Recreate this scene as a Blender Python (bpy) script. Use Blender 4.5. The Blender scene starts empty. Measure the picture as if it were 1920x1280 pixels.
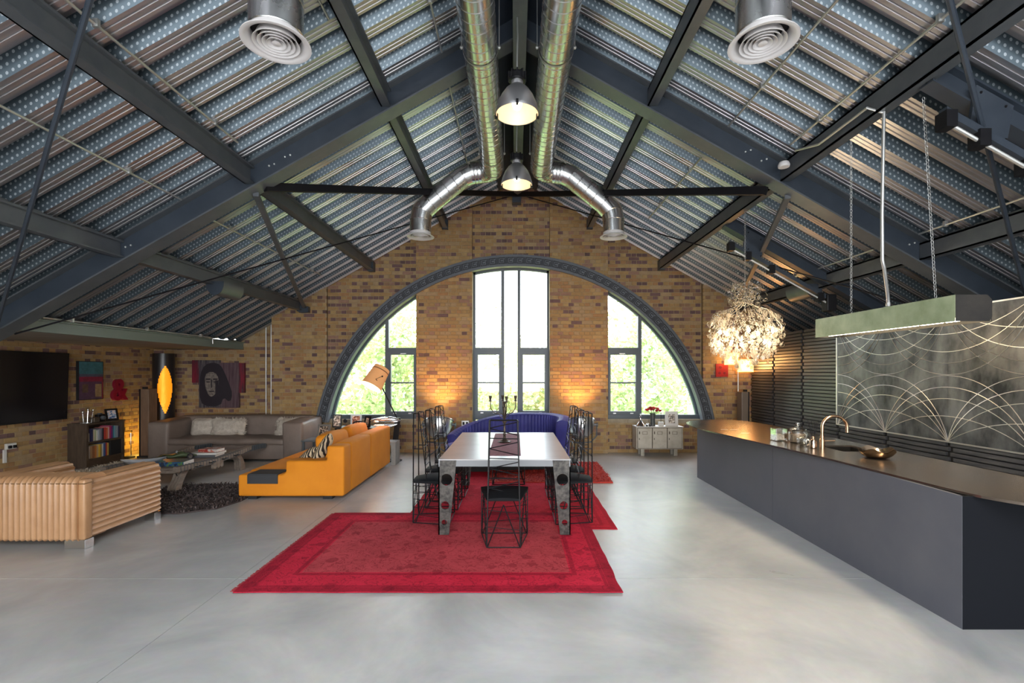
import bpy, bmesh, math, random
from math import sin, cos, pi, sqrt, radians, atan2
from mathutils import Vector, Matrix, noise
R = random.Random(7)
S = bpy.context.scene
COL = S.collection

# ------------------------------------------------------------------ camera, sky, lights, exposure
cam = bpy.data.cameras.new('camera')
cam.lens, cam.sensor_width = 17.0, 36.0
cam.shift_x, cam.shift_y = -0.003125, 0.0307
cam.clip_end = 300
camo = bpy.data.objects.new('camera', cam)
camo.location = (0, 0, 1.68)
camo.rotation_euler = (pi / 2, 0, 0)
COL.objects.link(camo)
S.camera = camo

SKY_STRENGTH = 0.9
REAR_LIGHT = 240
EXPOSURE = 0.8
w = bpy.data.worlds.new('sky')
S.world = w
w.use_nodes = True
nt = w.node_tree
sky = nt.nodes.new('ShaderNodeTexSky')
sky.sky_type = 'NISHITA'
sky.sun_disc = False
sky.sun_elevation = radians(48)
sky.sun_rotation = radians(200)
sky.air_density, sky.dust_density, sky.ozone_density = 1.0, 2.5, 1.0
mixw = nt.nodes.new('ShaderNodeMix')
mixw.data_type = 'RGBA'
mixw.inputs[0].default_value = 0.55
mixw.inputs[7].default_value = (9, 9.5, 10, 1)      # bright thin cloud all over the sky
nt.links.new(sky.outputs[0], mixw.inputs[6])
nt.links.new(mixw.outputs[2], nt.nodes['Background'].inputs[0])
nt.nodes['Background'].inputs[1].default_value = SKY_STRENGTH

sun = bpy.data.lights.new('sun', 'SUN')
sun.energy, sun.angle, sun.color = 4.8, radians(3), (1, 0.97, 0.92)
suno = bpy.data.objects.new('sun', sun)
suno.rotation_euler = (radians(38), 0, radians(-20))     # high, from behind the building: it lights the trees' inner side
COL.objects.link(suno)

def area(name, loc, rot, sx, sy, power, color=(1, 1, 1)):
    l = bpy.data.lights.new(name, 'AREA')
    l.shape, l.size, l.size_y, l.energy, l.color = 'RECTANGLE', sx, sy, power, color
    o = bpy.data.objects.new(name, l)
    o.location, o.rotation_euler = loc, rot
    COL.objects.link(o)
    return o
# two unseen area lights added behind the camera to fill the room
area('rear_window_light', (0, -4.3, 2.6), (radians(90), 0, 0), 9.5, 3.6, REAR_LIGHT, (0.97, 0.985, 1))
area('overhead_fill_light', (0, -2.4, 4.3), (0, 0, 0), 7.5, 3.0, 600, (0.96, 0.98, 1))
# daylight entering through the three windows of the arched gable
area('window_light', (-3.0, 11.0, 2.1), (radians(-78), 0, 0), 1.8, 2.4, 130, (0.97, 1, 0.95))
area('window_light', (-0.08, 11.0, 2.2), (radians(-78), 0, 0), 1.5, 3.4, 170, (0.97, 1, 0.95))
area('window_light', (2.9, 11.0, 2.1), (radians(-78), 0, 0), 1.8, 2.4, 130, (0.97, 1, 0.95))
for _o in list(COL.objects):
    if _o.name.startswith('window_light'):
        _o.data.cycles.is_portal = True

vs = S.view_settings
vs.view_transform, vs.look, vs.exposure, vs.gamma = 'Standard', 'None', EXPOSURE, 1.0
vs.use_curve_mapping = False
S.cycles.max_bounces = 8
S.cycles.diffuse_bounces = 4
S.cycles.glossy_bounces = 4
S.cycles.transmission_bounces = 6
S.cycles.transparent_max_bounces = 12
S.cycles.sample_clamp_indirect = 6
S.cycles.caustics_reflective = False
S.cycles.caustics_refractive = False

# ------------------------------------------------------------------ mesh helpers
class MB:
    def __init__(s):
        s.v, s.f, s.m, s.cur = [], [], [], 0

    def add(s, vs, fs, mi=None):
        b = len(s.v)
        s.v += [tuple(p) for p in vs]
        s.f += [tuple(i + b for i in f) for f in fs]
        s.m += [s.cur if mi is None else mi] * len(fs)
        return s

    def box(s, x0, x1, y0, y1, z0, z1, M=None):
        vs = [Vector((x, y, z)) for x in (x0, x1) for y in (y0, y1) for z in (z0, z1)]
        if M is not None:
            vs = [M @ p for p in vs]
        return s.add(vs, [(0, 1, 3, 2), (4, 6, 7, 5), (0, 4, 5, 1), (2, 3, 7, 6), (0, 2, 6, 4), (1, 5, 7, 3)])

    def beam(s, p, q, wd, ht, up=(0, 0, 1)):
        p, q = Vector(p), Vector(q)
        d = (q - p).normalized()
        sd = d.cross(Vector(up)).normalized()
        u = sd.cross(d)
        vs = [a + sd * (i * wd / 2) + u * (j * ht / 2) for a in (p, q) for i, j in ((-1, -1), (1, -1), (1, 1), (-1, 1))]
        return s.add(vs, [(0, 3, 2, 1), (4, 5, 6, 7), (0, 1, 5, 4), (1, 2, 6, 5), (2, 3, 7, 6), (3, 0, 4, 7)])

    def tube(s, p, q, r, n=6, r2=None, cap=True):
        return s.path([p, q], [r, r if r2 is None else r2], n, cap=cap)

    def path(s, pts, r, n=6, closed=False, cap=True):
        pts = [Vector(p) for p in pts]
        k = len(pts)
        rs = r if isinstance(r, (list, tuple)) else [r] * k
        tang = []
        for i in range(k):
            a = pts[i - 1] if (i > 0 or closed) else pts[i]
            b = pts[(i + 1) % k] if (i < k - 1 or closed) else pts[i]
            t = (b - a)
            tang.append(t.normalized() if t.length > 1e-9 else Vector((0, 0, 1)))
        ref = Vector((0, 0, 1)) if abs(tang[0].z) < 0.9 else Vector((1, 0, 0))
        u = tang[0].cross(ref).normalized()
        vs = []
        for i in range(k):
            t = tang[i]
            u = (u - t * u.dot(t))
            u = u.normalized() if u.length > 1e-6 else t.orthogonal().normalized()
            wv = t.cross(u)
            for j in range(n):
                a = 2 * pi * j / n
                vs.append(pts[i] + (u * cos(a) + wv * sin(a)) * rs[i])
        fs = []
        for i in range(k if closed else k - 1):
            i2 = (i + 1) % k
            for j in range(n):
                j2 = (j + 1) % n
                fs.append((i * n + j, i * n + j2, i2 * n + j2, i2 * n + j))
        if cap and not closed:
            fs.append(tuple(range(n - 1, -1, -1)))
            fs.append(tuple((k - 1) * n + j for j in range(n)))
        return s.add(vs, fs)

    def lathe(s, prof, c=(0, 0, 0), n=24, M=None, cap=True):
        vs = []
        for r, z in prof:
            for j in range(n):
                a = 2 * pi * j / n
                p = Vector((r * cos(a), r * sin(a), z))
                if M is not None:
                    p = M @ p
                vs.append(p + Vector(c))
        fs = []
        k = len(prof)
        for i in range(k - 1):
            for j in range(n):
                j2 = (j + 1) % n
                fs.append((i * n + j, i * n + j2, (i + 1) * n + j2, (i + 1) * n + j))
        if cap:
            if prof[0][0] > 1e-6:
                fs.append(tuple(range(n - 1, -1, -1)))
            if prof[-1][0] > 1e-6:
                fs.append(tuple((k - 1) * n + j for j in range(n)))
        return s.add(vs, fs)

    def prism(s, poly, axis, a, b):
        def P(u, v, t):
            return (u, t, v) if axis == 'y' else ((t, u, v) if axis == 'x' else (u, v, t))
        n = len(poly)
        vs = [P(u, v, a) for u, v in poly] + [P(u, v, b) for u, v in poly]
        fs = [tuple(range(n)), tuple(range(2 * n - 1, n - 1, -1))]
        fs += [(i, n + i, n + (i + 1) % n, (i + 1) % n) for i in range(n)]
        return s.add(vs, fs)

    def grid(s, fn, nu, nv, cu=False, cv=False):
        vs = [fn(i / nu if not cu else i / nu, j / nv) for i in range(nu + (0 if cu else 1)) for j in range(nv + (0 if cv else 1))]
        mv = nv + (0 if cv else 1)
        mu = nu + (0 if cu else 1)
        fs = []
        for i in range(nu):
            for j in range(nv):
                i2, j2 = (i + 1) % mu, (j + 1) % mv
                fs.append((i * mv + j, i2 * mv + j, i2 * mv + j2, i * mv + j2))
        return s.add(vs, fs)

    def sphere(s, c, r, nu=12, nv=8, sc=(1, 1, 1)):
        prof = [(max(1e-5, r * sin(pi * i / nv)), -r * cos(pi * i / nv)) for i in range(nv + 1)]
        M = Matrix.Diagonal((sc[0], sc[1], sc[2]))
        return s.lathe(prof, c, nu, M, cap=False)

    def rbox(s, x0, x1, y0, y1, z0, z1, r=0.03, seg=3, cuts=0, wob=0.0, M=None, puff=0.0, seed=0):
        bm = bmesh.new()
        bmesh.ops.create_cube(bm, size=1)
        for v in bm.verts:
            v.co = Vector((x0 + (v.co.x + .5) * (x1 - x0), y0 + (v.co.y + .5) * (y1 - y0), z0 + (v.co.z + .5) * (z1 - z0)))
        bmesh.ops.bevel(bm, geom=list(bm.edges), offset=r, segments=seg, profile=0.5, affect='EDGES')
        if cuts:
            lim = max(x1 - x0, y1 - y0, z1 - z0) / cuts
            for _ in range(4):
                es = [e for e in bm.edges if e.calc_length() > lim * 1.5]
                if not es:
                    break
                bmesh.ops.subdivide_edges(bm, edges=es, cuts=1, use_grid_fill=True)
            bm.normal_update()
        c = Vector(((x0 + x1) / 2, (y0 + y1) / 2, (z0 + z1) / 2))
        hs = Vector(((x1 - x0) / 2, (y1 - y0) / 2, (z1 - z0) / 2))
        bm.verts.index_update()
        vs = []
        for v in bm.verts:
            p = v.co.copy()
            if wob or puff:
                q = Vector(((p.x - c.x) / hs.x, (p.y - c.y) / hs.y, (p.z - c.z) / hs.z))
                f = [1 - abs(q[i]) ** 2 for i in range(3)]
                nv = v.normal
                amt = puff * (abs(nv.x) * f[1] * f[2] + abs(nv.y) * f[0] * f[2] + abs(nv.z) * f[0] * f[1])
                amt += wob * noise.noise(p * 5 + Vector((seed, seed * 2.3, 0)))
                p += nv * amt
            vs.append(M @ p if M is not None else p)
        fs = [tuple(v.index for v in f.verts) for f in bm.faces]
        bm.free()
        return s.add(vs, fs)

ORI = {}

def mesh(name, mb, mats, smooth=False, off=None, angle=40):
    me = bpy.data.meshes.new(name)
    vs = mb.v if off is None else [(p[0] - off[0], p[1] - off[1], p[2] - off[2]) for p in mb.v]
    me.from_pydata(vs, [], mb.f)
    mats = mats if isinstance(mats, (list, tuple)) else [mats]
    for m in mats:
        me.materials.append(m)
    if len(mats) > 1:
        me.polygons.foreach_set('material_index', mb.m)
    bm = bmesh.new()
    bm.from_mesh(me)
    bmesh.ops.recalc_face_normals(bm, faces=bm.faces)
    bm.to_mesh(me)
    bm.free()
    if smooth:
        me.shade_smooth()
        me.set_sharp_from_angle(angle=radians(angle))
    me.update()
    return me

def props(o, label=None, cat=None, group=None, kind=None):
    if label:
        o['label'] = label
    if cat:
        o['category'] = cat
    if group:
        o['group'] = group
    if kind:
        o['kind'] = kind
    return o

def thing(name, label, cat, loc=(0, 0, 0), group=None, kind=None):
    o = bpy.data.objects.new(name, None)
    o.empty_display_size = 0.1
    o.location = loc
    COL.objects.link(o)
    ORI[o.name] = Vector(loc)
    return props(o, label, cat, group, kind)

def part(name, mb, mats, parent, smooth=False, label=None, kind=None, angle=40):
    off = ORI[parent.name]
    o = bpy.data.objects.new(name, mesh(name, mb, mats, smooth, off, angle))
    o.parent = parent
    COL.objects.link(o)
    ORI[o.name] = off
    return props(o, label, None, None, kind)

def single(name, mb, mats, label=None, cat=None, smooth=False, group=None, kind=None, angle=40, origin=True):
    off = Vector((0, 0, 0))
    if origin:
        xs, ys, zs = zip(*mb.v)
        off = Vector(((min(xs) + max(xs)) / 2, (min(ys) + max(ys)) / 2, min(zs)))
    o = bpy.data.objects.new(name, mesh(name, mb, mats, smooth, off, angle))
    o.location = off
    COL.objects.link(o)
    ORI[o.name] = off
    return props(o, label, cat, group, kind)

def structure(name, mb, mats, smooth=False, **k):
    return single(name, mb, mats, kind='structure', smooth=smooth, origin=False, **k)

def inst(name, me, parent, loc, rot=None, label=None):
    o = bpy.data.objects.new(name, me)
    o.parent = parent
    o.location = Vector(loc) - ORI[parent.name]
    if rot is not None:
        o.rotation_euler = rot
    COL.objects.link(o)
    ORI[o.name] = ORI[parent.name]
    return props(o, label)

def copy_tree(src, loc=None, rotz=None, label=None, parent=None):
    o = src.copy()
    COL.objects.link(o)
    if parent is not None:
        o.parent = parent
        o.matrix_parent_inverse = src.matrix_parent_inverse.copy()
    if loc is not None:
        o.location = loc
    if rotz is not None:
        o.rotation_euler = (0, 0, rotz)
    if label:
        o['label'] = label
    for ch in list(src.children):
        copy_tree(ch, parent=o)
    return o

# ------------------------------------------------------------------ materials
def new_mat(name):
    m = bpy.data.materials.new(name)
    m.use_nodes = True
    n = m.node_tree.nodes
    return m, m.node_tree, n['Principled BSDF']

def mat(name, col, rough=0.5, metal=0.0, col2=None, scale=6.0, amt=0.5, bump=0.0, bscale=40.0, stretch=(1, 1, 1),
        coat=0.0, sheen=0.0, emit=None, estr=0.0, trans=0.0, detail=4.0, spec=None, rvar=0.0, alpha=None):
    m, t, b = new_mat(name)
    L = t.links
    b.inputs['Base Color'].default_value = (*col, 1)
    b.inputs['Roughness'].default_value = rough
    b.inputs['Metallic'].default_value = metal
    if coat:
        b.inputs['Coat Weight'].default_value = coat
        b.inputs['Coat Roughness'].default_value = 0.15
    if sheen:
        b.inputs['Sheen Weight'].default_value = sheen
        b.inputs['Sheen Roughness'].default_value = 0.4
        b.inputs['Sheen Tint'].default_value = (*[min(1, c * 1.5 + .1) for c in col], 1)
    if emit:
        b.inputs['Emission Color'].default_value = (*emit, 1)
        b.inputs['Emission Strength'].default_value = estr
    if trans:
        b.inputs['Transmission Weight'].default_value = trans
    if spec is not None:
        b.inputs['Specular IOR Level'].default_value = spec
    if col2 or bump or rvar:
        tc = t.nodes.new('ShaderNodeTexCoord')
        mp = t.nodes.new('ShaderNodeMapping')
        mp.inputs['Scale'].default_value = stretch
        L.new(tc.outputs['Object'], mp.inputs['Vector'])
    if col2 or rvar:
        nz = t.nodes.new('ShaderNodeTexNoise')
        nz.inputs['Scale'].default_value = scale
        nz.inputs['Detail'].default_value = detail
        nz.inputs['Roughness'].default_value = 0.6
        L.new(mp.outputs[0], nz.inputs['Vector'])
        rp = t.nodes.new('ShaderNodeValToRGB')
        rp.color_ramp.elements[0].position = 0.5 - 0.5 * amt * 0.6
        rp.color_ramp.elements[1].position = 0.5 + 0.5 * amt * 0.6
        L.new(nz.outputs['Fac'], rp.inputs['Fac'])
        if col2:
            rp.color_ramp.elements[0].color = (*col, 1)
            rp.color_ramp.elements[1].color = (*col2, 1)
            L.new(rp.outputs['Color'], b.inputs['Base Color'])
        if rvar:
            mr = t.nodes.new('ShaderNodeMapRange')
            mr.inputs['To Min'].default_value = max(0.02, rough - rvar)
            mr.inputs['To Max'].default_value = min(1, rough + rvar)
            L.new(nz.outputs['Fac'], mr.inputs['Value'])
            L.new(mr.outputs[0], b.inputs['Roughness'])
    if bump:
        nb = t.nodes.new('ShaderNodeTexNoise')
        nb.inputs['Scale'].default_value = bscale
        nb.inputs['Detail'].default_value = 3
        L.new(mp.outputs[0], nb.inputs['Vector'])
        bp = t.nodes.new('ShaderNodeBump')
        bp.inputs['Strength'].default_value = bump
        bp.inputs['Distance'].default_value = 0.01
        L.new(nb.outputs['Fac'], bp.inputs['Height'])
        L.new(bp.outputs[0], b.inputs['Normal'])
    return m

def math_node(t, op, a, b=None, c=None):
    n = t.nodes.new('ShaderNodeMath')
    n.operation = op
    for i, x in enumerate((a, b, c)):
        if x is None:
            continue
        if isinstance(x, (int, float)):
            n.inputs[i].default_value = x
        else:
            t.links.new(x, n.inputs[i])
    return n.outputs[0]

def sepxyz(t):
    tc = t.nodes.new('ShaderNodeTexCoord')
    s = t.nodes.new('ShaderNodeSeparateXYZ')
    t.links.new(tc.outputs['Object'], s.inputs[0])
    return tc, s

def mixc(t, fac, a, b, blend='MIX'):
    n = t.nodes.new('ShaderNodeMix')
    n.data_type = 'RGBA'
    n.blend_type = blend
    for s_, x in ((0, fac), (6, a), (7, b)):
        if isinstance(x, (int, float)):
            n.inputs[s_].default_value = x
        elif isinstance(x, tuple):
            n.inputs[s_].default_value = (*x, 1)
        else:
            t.links.new(x, n.inputs[s_])
    return n.outputs[2]

def deck_mat(name, dots):
    m, t, b = new_mat(name)
    b.inputs['Metallic'].default_value = 0.92
    b.inputs['Roughness'].default_value = 0.36
    tc, s = sepxyz(t)
    mp = t.nodes.new('ShaderNodeMapping')
    mp.inputs['Scale'].default_value = (0.35, 14, 0.35)
    t.links.new(tc.outputs['Object'], mp.inputs[0])
    nz = t.nodes.new('ShaderNodeTexNoise')
    nz.inputs['Scale'].default_value = 3
    t.links.new(mp.outputs[0], nz.inputs['Vector'])
    c = mixc(t, nz.outputs['Fac'], (0.36, 0.37, 0.41), (0.66, 0.63, 0.63))  # streaks put pinkish and bluish reflections into the base colour
    if dots:
        u = math_node(t, 'MULTIPLY', s.outputs[0], 1 / 0.042)
        v = math_node(t, 'MULTIPLY', s.outputs[2], 1 / 0.034)
        k = math_node(t, 'MULTIPLY', s.outputs[1], 1 / 0.0193)
        row = math_node(t, 'FLOOR', k)
        stag = math_node(t, 'MULTIPLY', math_node(t, 'MODULO', row, 2.0), 0.5)
        fu = math_node(t, 'SUBTRACT', math_node(t, 'FRACT', math_node(t, 'ADD', u, stag)), 0.5)
        fk = math_node(t, 'SUBTRACT', math_node(t, 'FRACT', k), 0.5)
        d = math_node(t, 'ADD', math_node(t, 'MULTIPLY', fu, fu), math_node(t, 'MULTIPLY', fk, fk))
        hole = math_node(t, 'LESS_THAN', d, 0.05)
        c = mixc(t, hole, (0.072, 0.098, 0.118), (0.30, 0.34, 0.37))  # webs coloured darker than the flanges to carry their shade
        t.links.new(math_node(t, 'MULTIPLY_ADD', hole, 0.1, 0.35), b.inputs['Roughness'])
        b.inputs['Metallic'].default_value = 0.6
    t.links.new(c, b.inputs['Base Color'])
    return m

def glass_mat(name, tint=(1, 1, 1), refl=0.08, rough=0.0):
    m = bpy.data.materials.new(name)
    m.use_nodes = True
    t = m.node_tree
    t.nodes.remove(t.nodes['Principled BSDF'])
    a = t.nodes.new('ShaderNodeBsdfTransparent')
    a.inputs[0].default_value = (*tint, 1)
    g = t.nodes.new('ShaderNodeBsdfGlossy')
    g.inputs['Roughness'].default_value = rough
    lw = t.nodes.new('ShaderNodeLayerWeight')
    lw.inputs['Blend'].default_value = 0.25
    f = math_node(t, 'MULTIPLY_ADD', lw.outputs['Facing'], 0.35, refl)
    mx = t.nodes.new('ShaderNodeMixShader')
    t.links.new(f, mx.inputs[0])
    t.links.new(a.outputs[0], mx.inputs[1])
    t.links.new(g.outputs[0], mx.inputs[2])
    t.links.new(mx.outputs[0], t.nodes['Material Output'].inputs[0])
    return m

def crystal_mat():
    m = glass_mat('crystal', (0.98, 0.95, 0.90), 0.16, 0.12)
    t = m.node_tree
    tr = t.nodes.new('ShaderNodeBsdfTranslucent')
    tr.inputs[0].default_value = (.9, .86, .8, 1)
    mx = t.nodes.new('ShaderNodeMixShader')
    mx.inputs[0].default_value = .28
    out = t.nodes['Material Output']
    t.links.new(out.inputs[0].links[0].from_socket, mx.inputs[1])
    t.links.new(tr.outputs[0], mx.inputs[2])
    t.links.new(mx.outputs[0], out.inputs[0])
    return m

def floor_mat():
    m, t, b = new_mat('polished_concrete')
    tc, s = sepxyz(t)
    n1 = t.nodes.new('ShaderNodeTexNoise')
    n1.inputs['Scale'].default_value = 0.9
    n1.inputs['Detail'].default_value = 7
    n1.inputs['Roughness'].default_value = 0.62
    n1.inputs['Distortion'].default_value = 0.6
    t.links.new(tc.outputs['Object'], n1.inputs['Vector'])
    rp = t.nodes.new('ShaderNodeValToRGB')
    e = rp.color_ramp.elements
    e[0].position, e[0].color = 0.36, (0.37, 0.38, 0.385, 1)
    e[1].position, e[1].color = 0.66, (0.57, 0.565, 0.545, 1)
    x = rp.color_ramp.elements.new(0.52)
    x.color = (0.47, 0.475, 0.47, 1)
    t.links.new(n1.outputs['Fac'], rp.inputs['Fac'])
    n2 = t.nodes.new('ShaderNodeTexNoise')
    n2.inputs['Scale'].default_value = 14
    n2.inputs['Detail'].default_value = 5
    t.links.new(tc.outputs['Object'], n2.inputs['Vector'])
    c = mixc(t, 0.16, rp.outputs[0], n2.outputs['Color'], 'SOFT_LIGHT')
    t.links.new(c, b.inputs['Base Color'])
    t.links.new(math_node(t, 'MULTIPLY_ADD', n1.outputs['Fac'], 0.25, 0.2), b.inputs['Roughness'])
    b.inputs['Specular IOR Level'].default_value = 0.6
    return m

def rug_mat(name, cx, cy, hx, hy, bw, field, border, dark):
    """worn oriental rug: border bands by distance to the edge, flower sprays in the field"""
    m, t, b = new_mat(name)
    b.inputs['Roughness'].default_value = 0.9
    b.inputs['Specular IOR Level'].default_value = 0.15
    tc, s = sepxyz(t)
    ax = math_node(t, 'SUBTRACT', hx, math_node(t, 'ABSOLUTE', s.outputs[0]))
    ay = math_node(t, 'SUBTRACT', hy, math_node(t, 'ABSOLUTE', s.outputs[1]))
    d = math_node(t, 'MINIMUM', ax, ay)
    infield = math_node(t, 'GREATER_THAN', d, bw)
    edge = math_node(t, 'LESS_THAN', d, bw * 0.22)
    line = math_node(t, 'LESS_THAN', math_node(t, 'ABSOLUTE', math_node(t, 'SUBTRACT', d, bw * 0.9)), 0.02)
    line2 = math_node(t, 'LESS_THAN', math_node(t, 'ABSOLUTE', math_node(t, 'SUBTRACT', d, bw * 0.27)), 0.014)
    vo = t.nodes.new('ShaderNodeTexVoronoi')
    vo.inputs['Scale'].default_value = 5.0
    vo.inputs['Randomness'].default_value = 0.75
    nz = t.nodes.new('ShaderNodeTexNoise')
    nz.inputs['Scale'].default_value = 18
    nz.inputs['Detail'].default_value = 4
    t.links.new(tc.outputs['Object'], nz.inputs['Vector'])
    vec = t.nodes.new('ShaderNodeVectorMath')
    vec.operation = 'MULTIPLY_ADD'
    t.links.new(nz.outputs['Color'], vec.inputs[0])
    vec.inputs[1].default_value = (0.09, 0.09, 0)
    t.links.new(tc.outputs['Object'], vec.inputs[2])
    t.links.new(vec.outputs[0], vo.inputs['Vector'])
    flower = math_node(t, 'LESS_THAN', vo.outputs['Distance'], 0.26)
    wv = t.nodes.new('ShaderNodeTexNoise')
    wv.inputs['Scale'].default_value = 9
    wv.inputs['Detail'].default_value = 5
    wv.inputs['Distortion'].default_value = 1.6
    t.links.new(tc.outputs['Object'], wv.inputs['Vector'])
    spray = math_node(t, 'LESS_THAN', math_node(t, 'ABSOLUTE', math_node(t, 'SUBTRACT', wv.outputs['Fac'], 0.5)), 0.02)
    c = mixc(t, infield, border, field)
    c = mixc(t, math_node(t, 'MULTIPLY', flower, 0.45), c, dark)
    c = mixc(t, math_node(t, 'MULTIPLY', spray, 0.55), c, dark)
    for q in (edge, line, line2):
        c = mixc(t, math_node(t, 'MULTIPLY', q, 0.5), c, dark)
    n3 = t.nodes.new('ShaderNodeTexNoise')
    n3.inputs['Scale'].default_value = 2.2
    n3.inputs['Detail'].default_value = 10
    n3.inputs['Roughness'].default_value = 0.72
    t.links.new(tc.outputs['Object'], n3.inputs['Vector'])
    c = mixc(t, 0.62, c, n3.outputs['Fac'], 'OVERLAY')
    t.links.new(c, b.inputs['Base Color'])
    bp = t.nodes.new('ShaderNodeBump')
    bp.inputs['Strength'].default_value = 0.5
    bp.inputs['Distance'].default_value = 0.01
    n4 = t.nodes.new('ShaderNodeTexNoise')
    n4.inputs['Scale'].default_value = 90
    t.links.new(tc.outputs['Object'], n4.inputs['Vector'])
    t.links.new(n4.outputs['Fac'], bp.inputs['Height'])
    t.links.new(bp.outputs[0], b.inputs['Normal'])
    return m

def stripe_mat(name, c1, c2, scale, dist):
    m, t, b = new_mat(name)
    b.inputs['Roughness'].default_value = 0.8
    tc, s = sepxyz(t)
    wv = t.nodes.new('ShaderNodeTexWave')
    wv.inputs['Scale'].default_value = scale
    wv.inputs['Distortion'].default_value = dist
    wv.inputs['Detail'].default_value = 1.5
    wv.inputs['Detail Scale'].default_value = 1.2
    t.links.new(tc.outputs['Object'], wv.inputs['Vector'])
    f = math_node(t, 'GREATER_THAN', wv.outputs['Fac'], 0.5)
    t.links.new(mixc(t, f, c1, c2), b.inputs['Base Color'])
    return m

def glow(name, col, strength, base=None):
    return mat(name, base or col, 0.5, emit=col, estr=strength)

BR = [('brick_ochre', (0.417, 0.261, 0.109)), ('brick_honey', (0.478, 0.319, 0.140)), ('brick_sand', (0.430, 0.299, 0.165)),
      ('brick_amber', (0.417, 0.229, 0.099)), ('brick_brown', (0.294, 0.172, 0.099)), ('brick_rose', (0.343, 0.198, 0.140)),
      ('brick_plum', (0.190, 0.108, 0.102)), ('brick_umber', (0.141, 0.084, 0.080))]
M_BRICK = [mat(n, c, 0.85, col2=tuple(x * 0.72 for x in c), scale=9, amt=0.8, bump=0.35, bscale=60) for n, c in BR]
M_MORTAR = mat('mortar', (0.44, 0.335, 0.20), 0.95, col2=(0.33, 0.24, 0.135), scale=5, bump=0.3)
M_STONE = mat('sill_stone', (0.40, 0.34, 0.25), 0.85, col2=(0.30, 0.25, 0.18), bump=0.3)
M_DECK, M_PERF = deck_mat('galvanised_deck', False), deck_mat('perforated_web', True)
M_NAVY = mat('dark_painted_steel', (0.030, 0.040, 0.056), 0.42, col2=(0.042, 0.054, 0.072), scale=3, spec=0.5)
M_STEEL = mat('grey_painted_steel', (0.10, 0.112, 0.125), 0.38, 0.25, col2=(0.13, 0.14, 0.15), scale=4)
M_FRAME = mat('window_grey', (0.085, 0.108, 0.13), 0.4, spec=0.5)
M_KEY = mat('key_band_grey', (0.105, 0.118, 0.14), 0.5, col2=(0.125, 0.14, 0.16), scale=8)
M_KEYD = mat('key_relief_grey', (0.022, 0.026, 0.034), 0.6)
M_WHITEREV = mat('reveal_skylit', (0.58, 0.61, 0.65), 0.4)  # pale blue-white puts the sky's reflection into the reveal's colour
M_GALV = mat('galvanised_duct', (0.66, 0.68, 0.69), 0.27, 1.0, rvar=0.06, scale=3)
M_COND = mat('galvanised_conduit', (0.56, 0.57, 0.56), 0.48, 0.85)
M_ALU = mat('brushed_aluminium', (0.60, 0.60, 0.62), 0.38, 0.85)
M_DIFF = mat('diffuser_white', (0.72, 0.70, 0.70), 0.45)
M_BLACK = mat('black_steel', (0.009, 0.009, 0.011), 0.45, spec=0.25)
M_BLACKM = mat('black_matt', (0.012, 0.012, 0.014), 0.75)
M_GLASS = glass_mat('window_glass')
M_CLEAR = glass_mat('clear_glass', (0.93, 0.95, 0.95), 0.22)
M_CRYS = crystal_mat()
M_CHROME = mat('chrome', (0.8, 0.8, 0.8), 0.1, 1.0)
M_FLOOR = floor_mat()
M_JOINT = mat('floor_joint', (0.24, 0.24, 0.235), 0.9)
M_WARM = glow('warm_bulb', (1.0, 0.74, 0.42), 40)
M_PLAST = mat('white_plaster', (0.6, 0.58, 0.55), 0.9)
M_SOFFIT = mat('soffit_board', (0.30, 0.27, 0.235), 0.7, col2=(0.36, 0.33, 0.29), scale=2)

# ------------------------------------------------------------------ room shell
AX, ZA, TS = 0.05, 5.74, 0.566            # ridge position, ridge height, roof slope
def zroof(x):
    return ZA - TS * abs(x - AX)
XL, XR, YB = -7.85, 6.1, 10.1
AZ, RO, RI = -0.08, 4.22, 3.98            # arch: centre height, outer and inner radius

# floor: four saw-cut concrete slabs on a dark bed
b = MB().box(XL - .3, XR + .3, -4.8, 10.9, -0.3, -0.012)
floor = structure('floor', b, M_JOINT)
cutx, cuty, g = [XL - .3, -2.27, XR + .3], [-4.8, -0.65, 3.95, 8.55, 10.9], 0.0022
for i in range(2):
    for j in range(4):
        b = MB().box(cutx[i] + g, cutx[i + 1] - g, cuty[j] + g, cuty[j + 1] - g, -0.1, 0)
        part('concrete_slab', b, M_FLOOR, floor)

# --- brickwork
BU, BH = 0.225, 0.075
mesh_brick = {}
def brick_mesh(kind, k):
    if (kind, k) not in mesh_brick:
        wd = 0.215 if kind else 0.1025
        b = MB()
        x, z, c = wd / 2, 0.0325, 0.004
        vs = [(-x, 0.06, -z), (x, 0.06, -z), (x, 0.06, z), (-x, 0.06, z), (-x, c, -z), (x, c, -z), (x, c, z), (-x, c, z),
              (-x + c, 0, -z + c), (x - c, 0, -z + c), (x - c, 0, z - c), (-x + c, 0, z - c)]
        fs = [(0, 4, 5, 1), (1, 5, 6, 2), (2, 6, 7, 3), (3, 7, 4, 0), (4, 8, 9, 5), (5, 9, 10, 6), (6, 10, 11, 7), (7, 11, 8, 4), (8, 11, 10, 9)]
        b.add(vs, fs)
        mesh_brick[(kind, k)] = mesh('brick', b, M_BRICK[k])
    return mesh_brick[(kind, k)]

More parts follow.
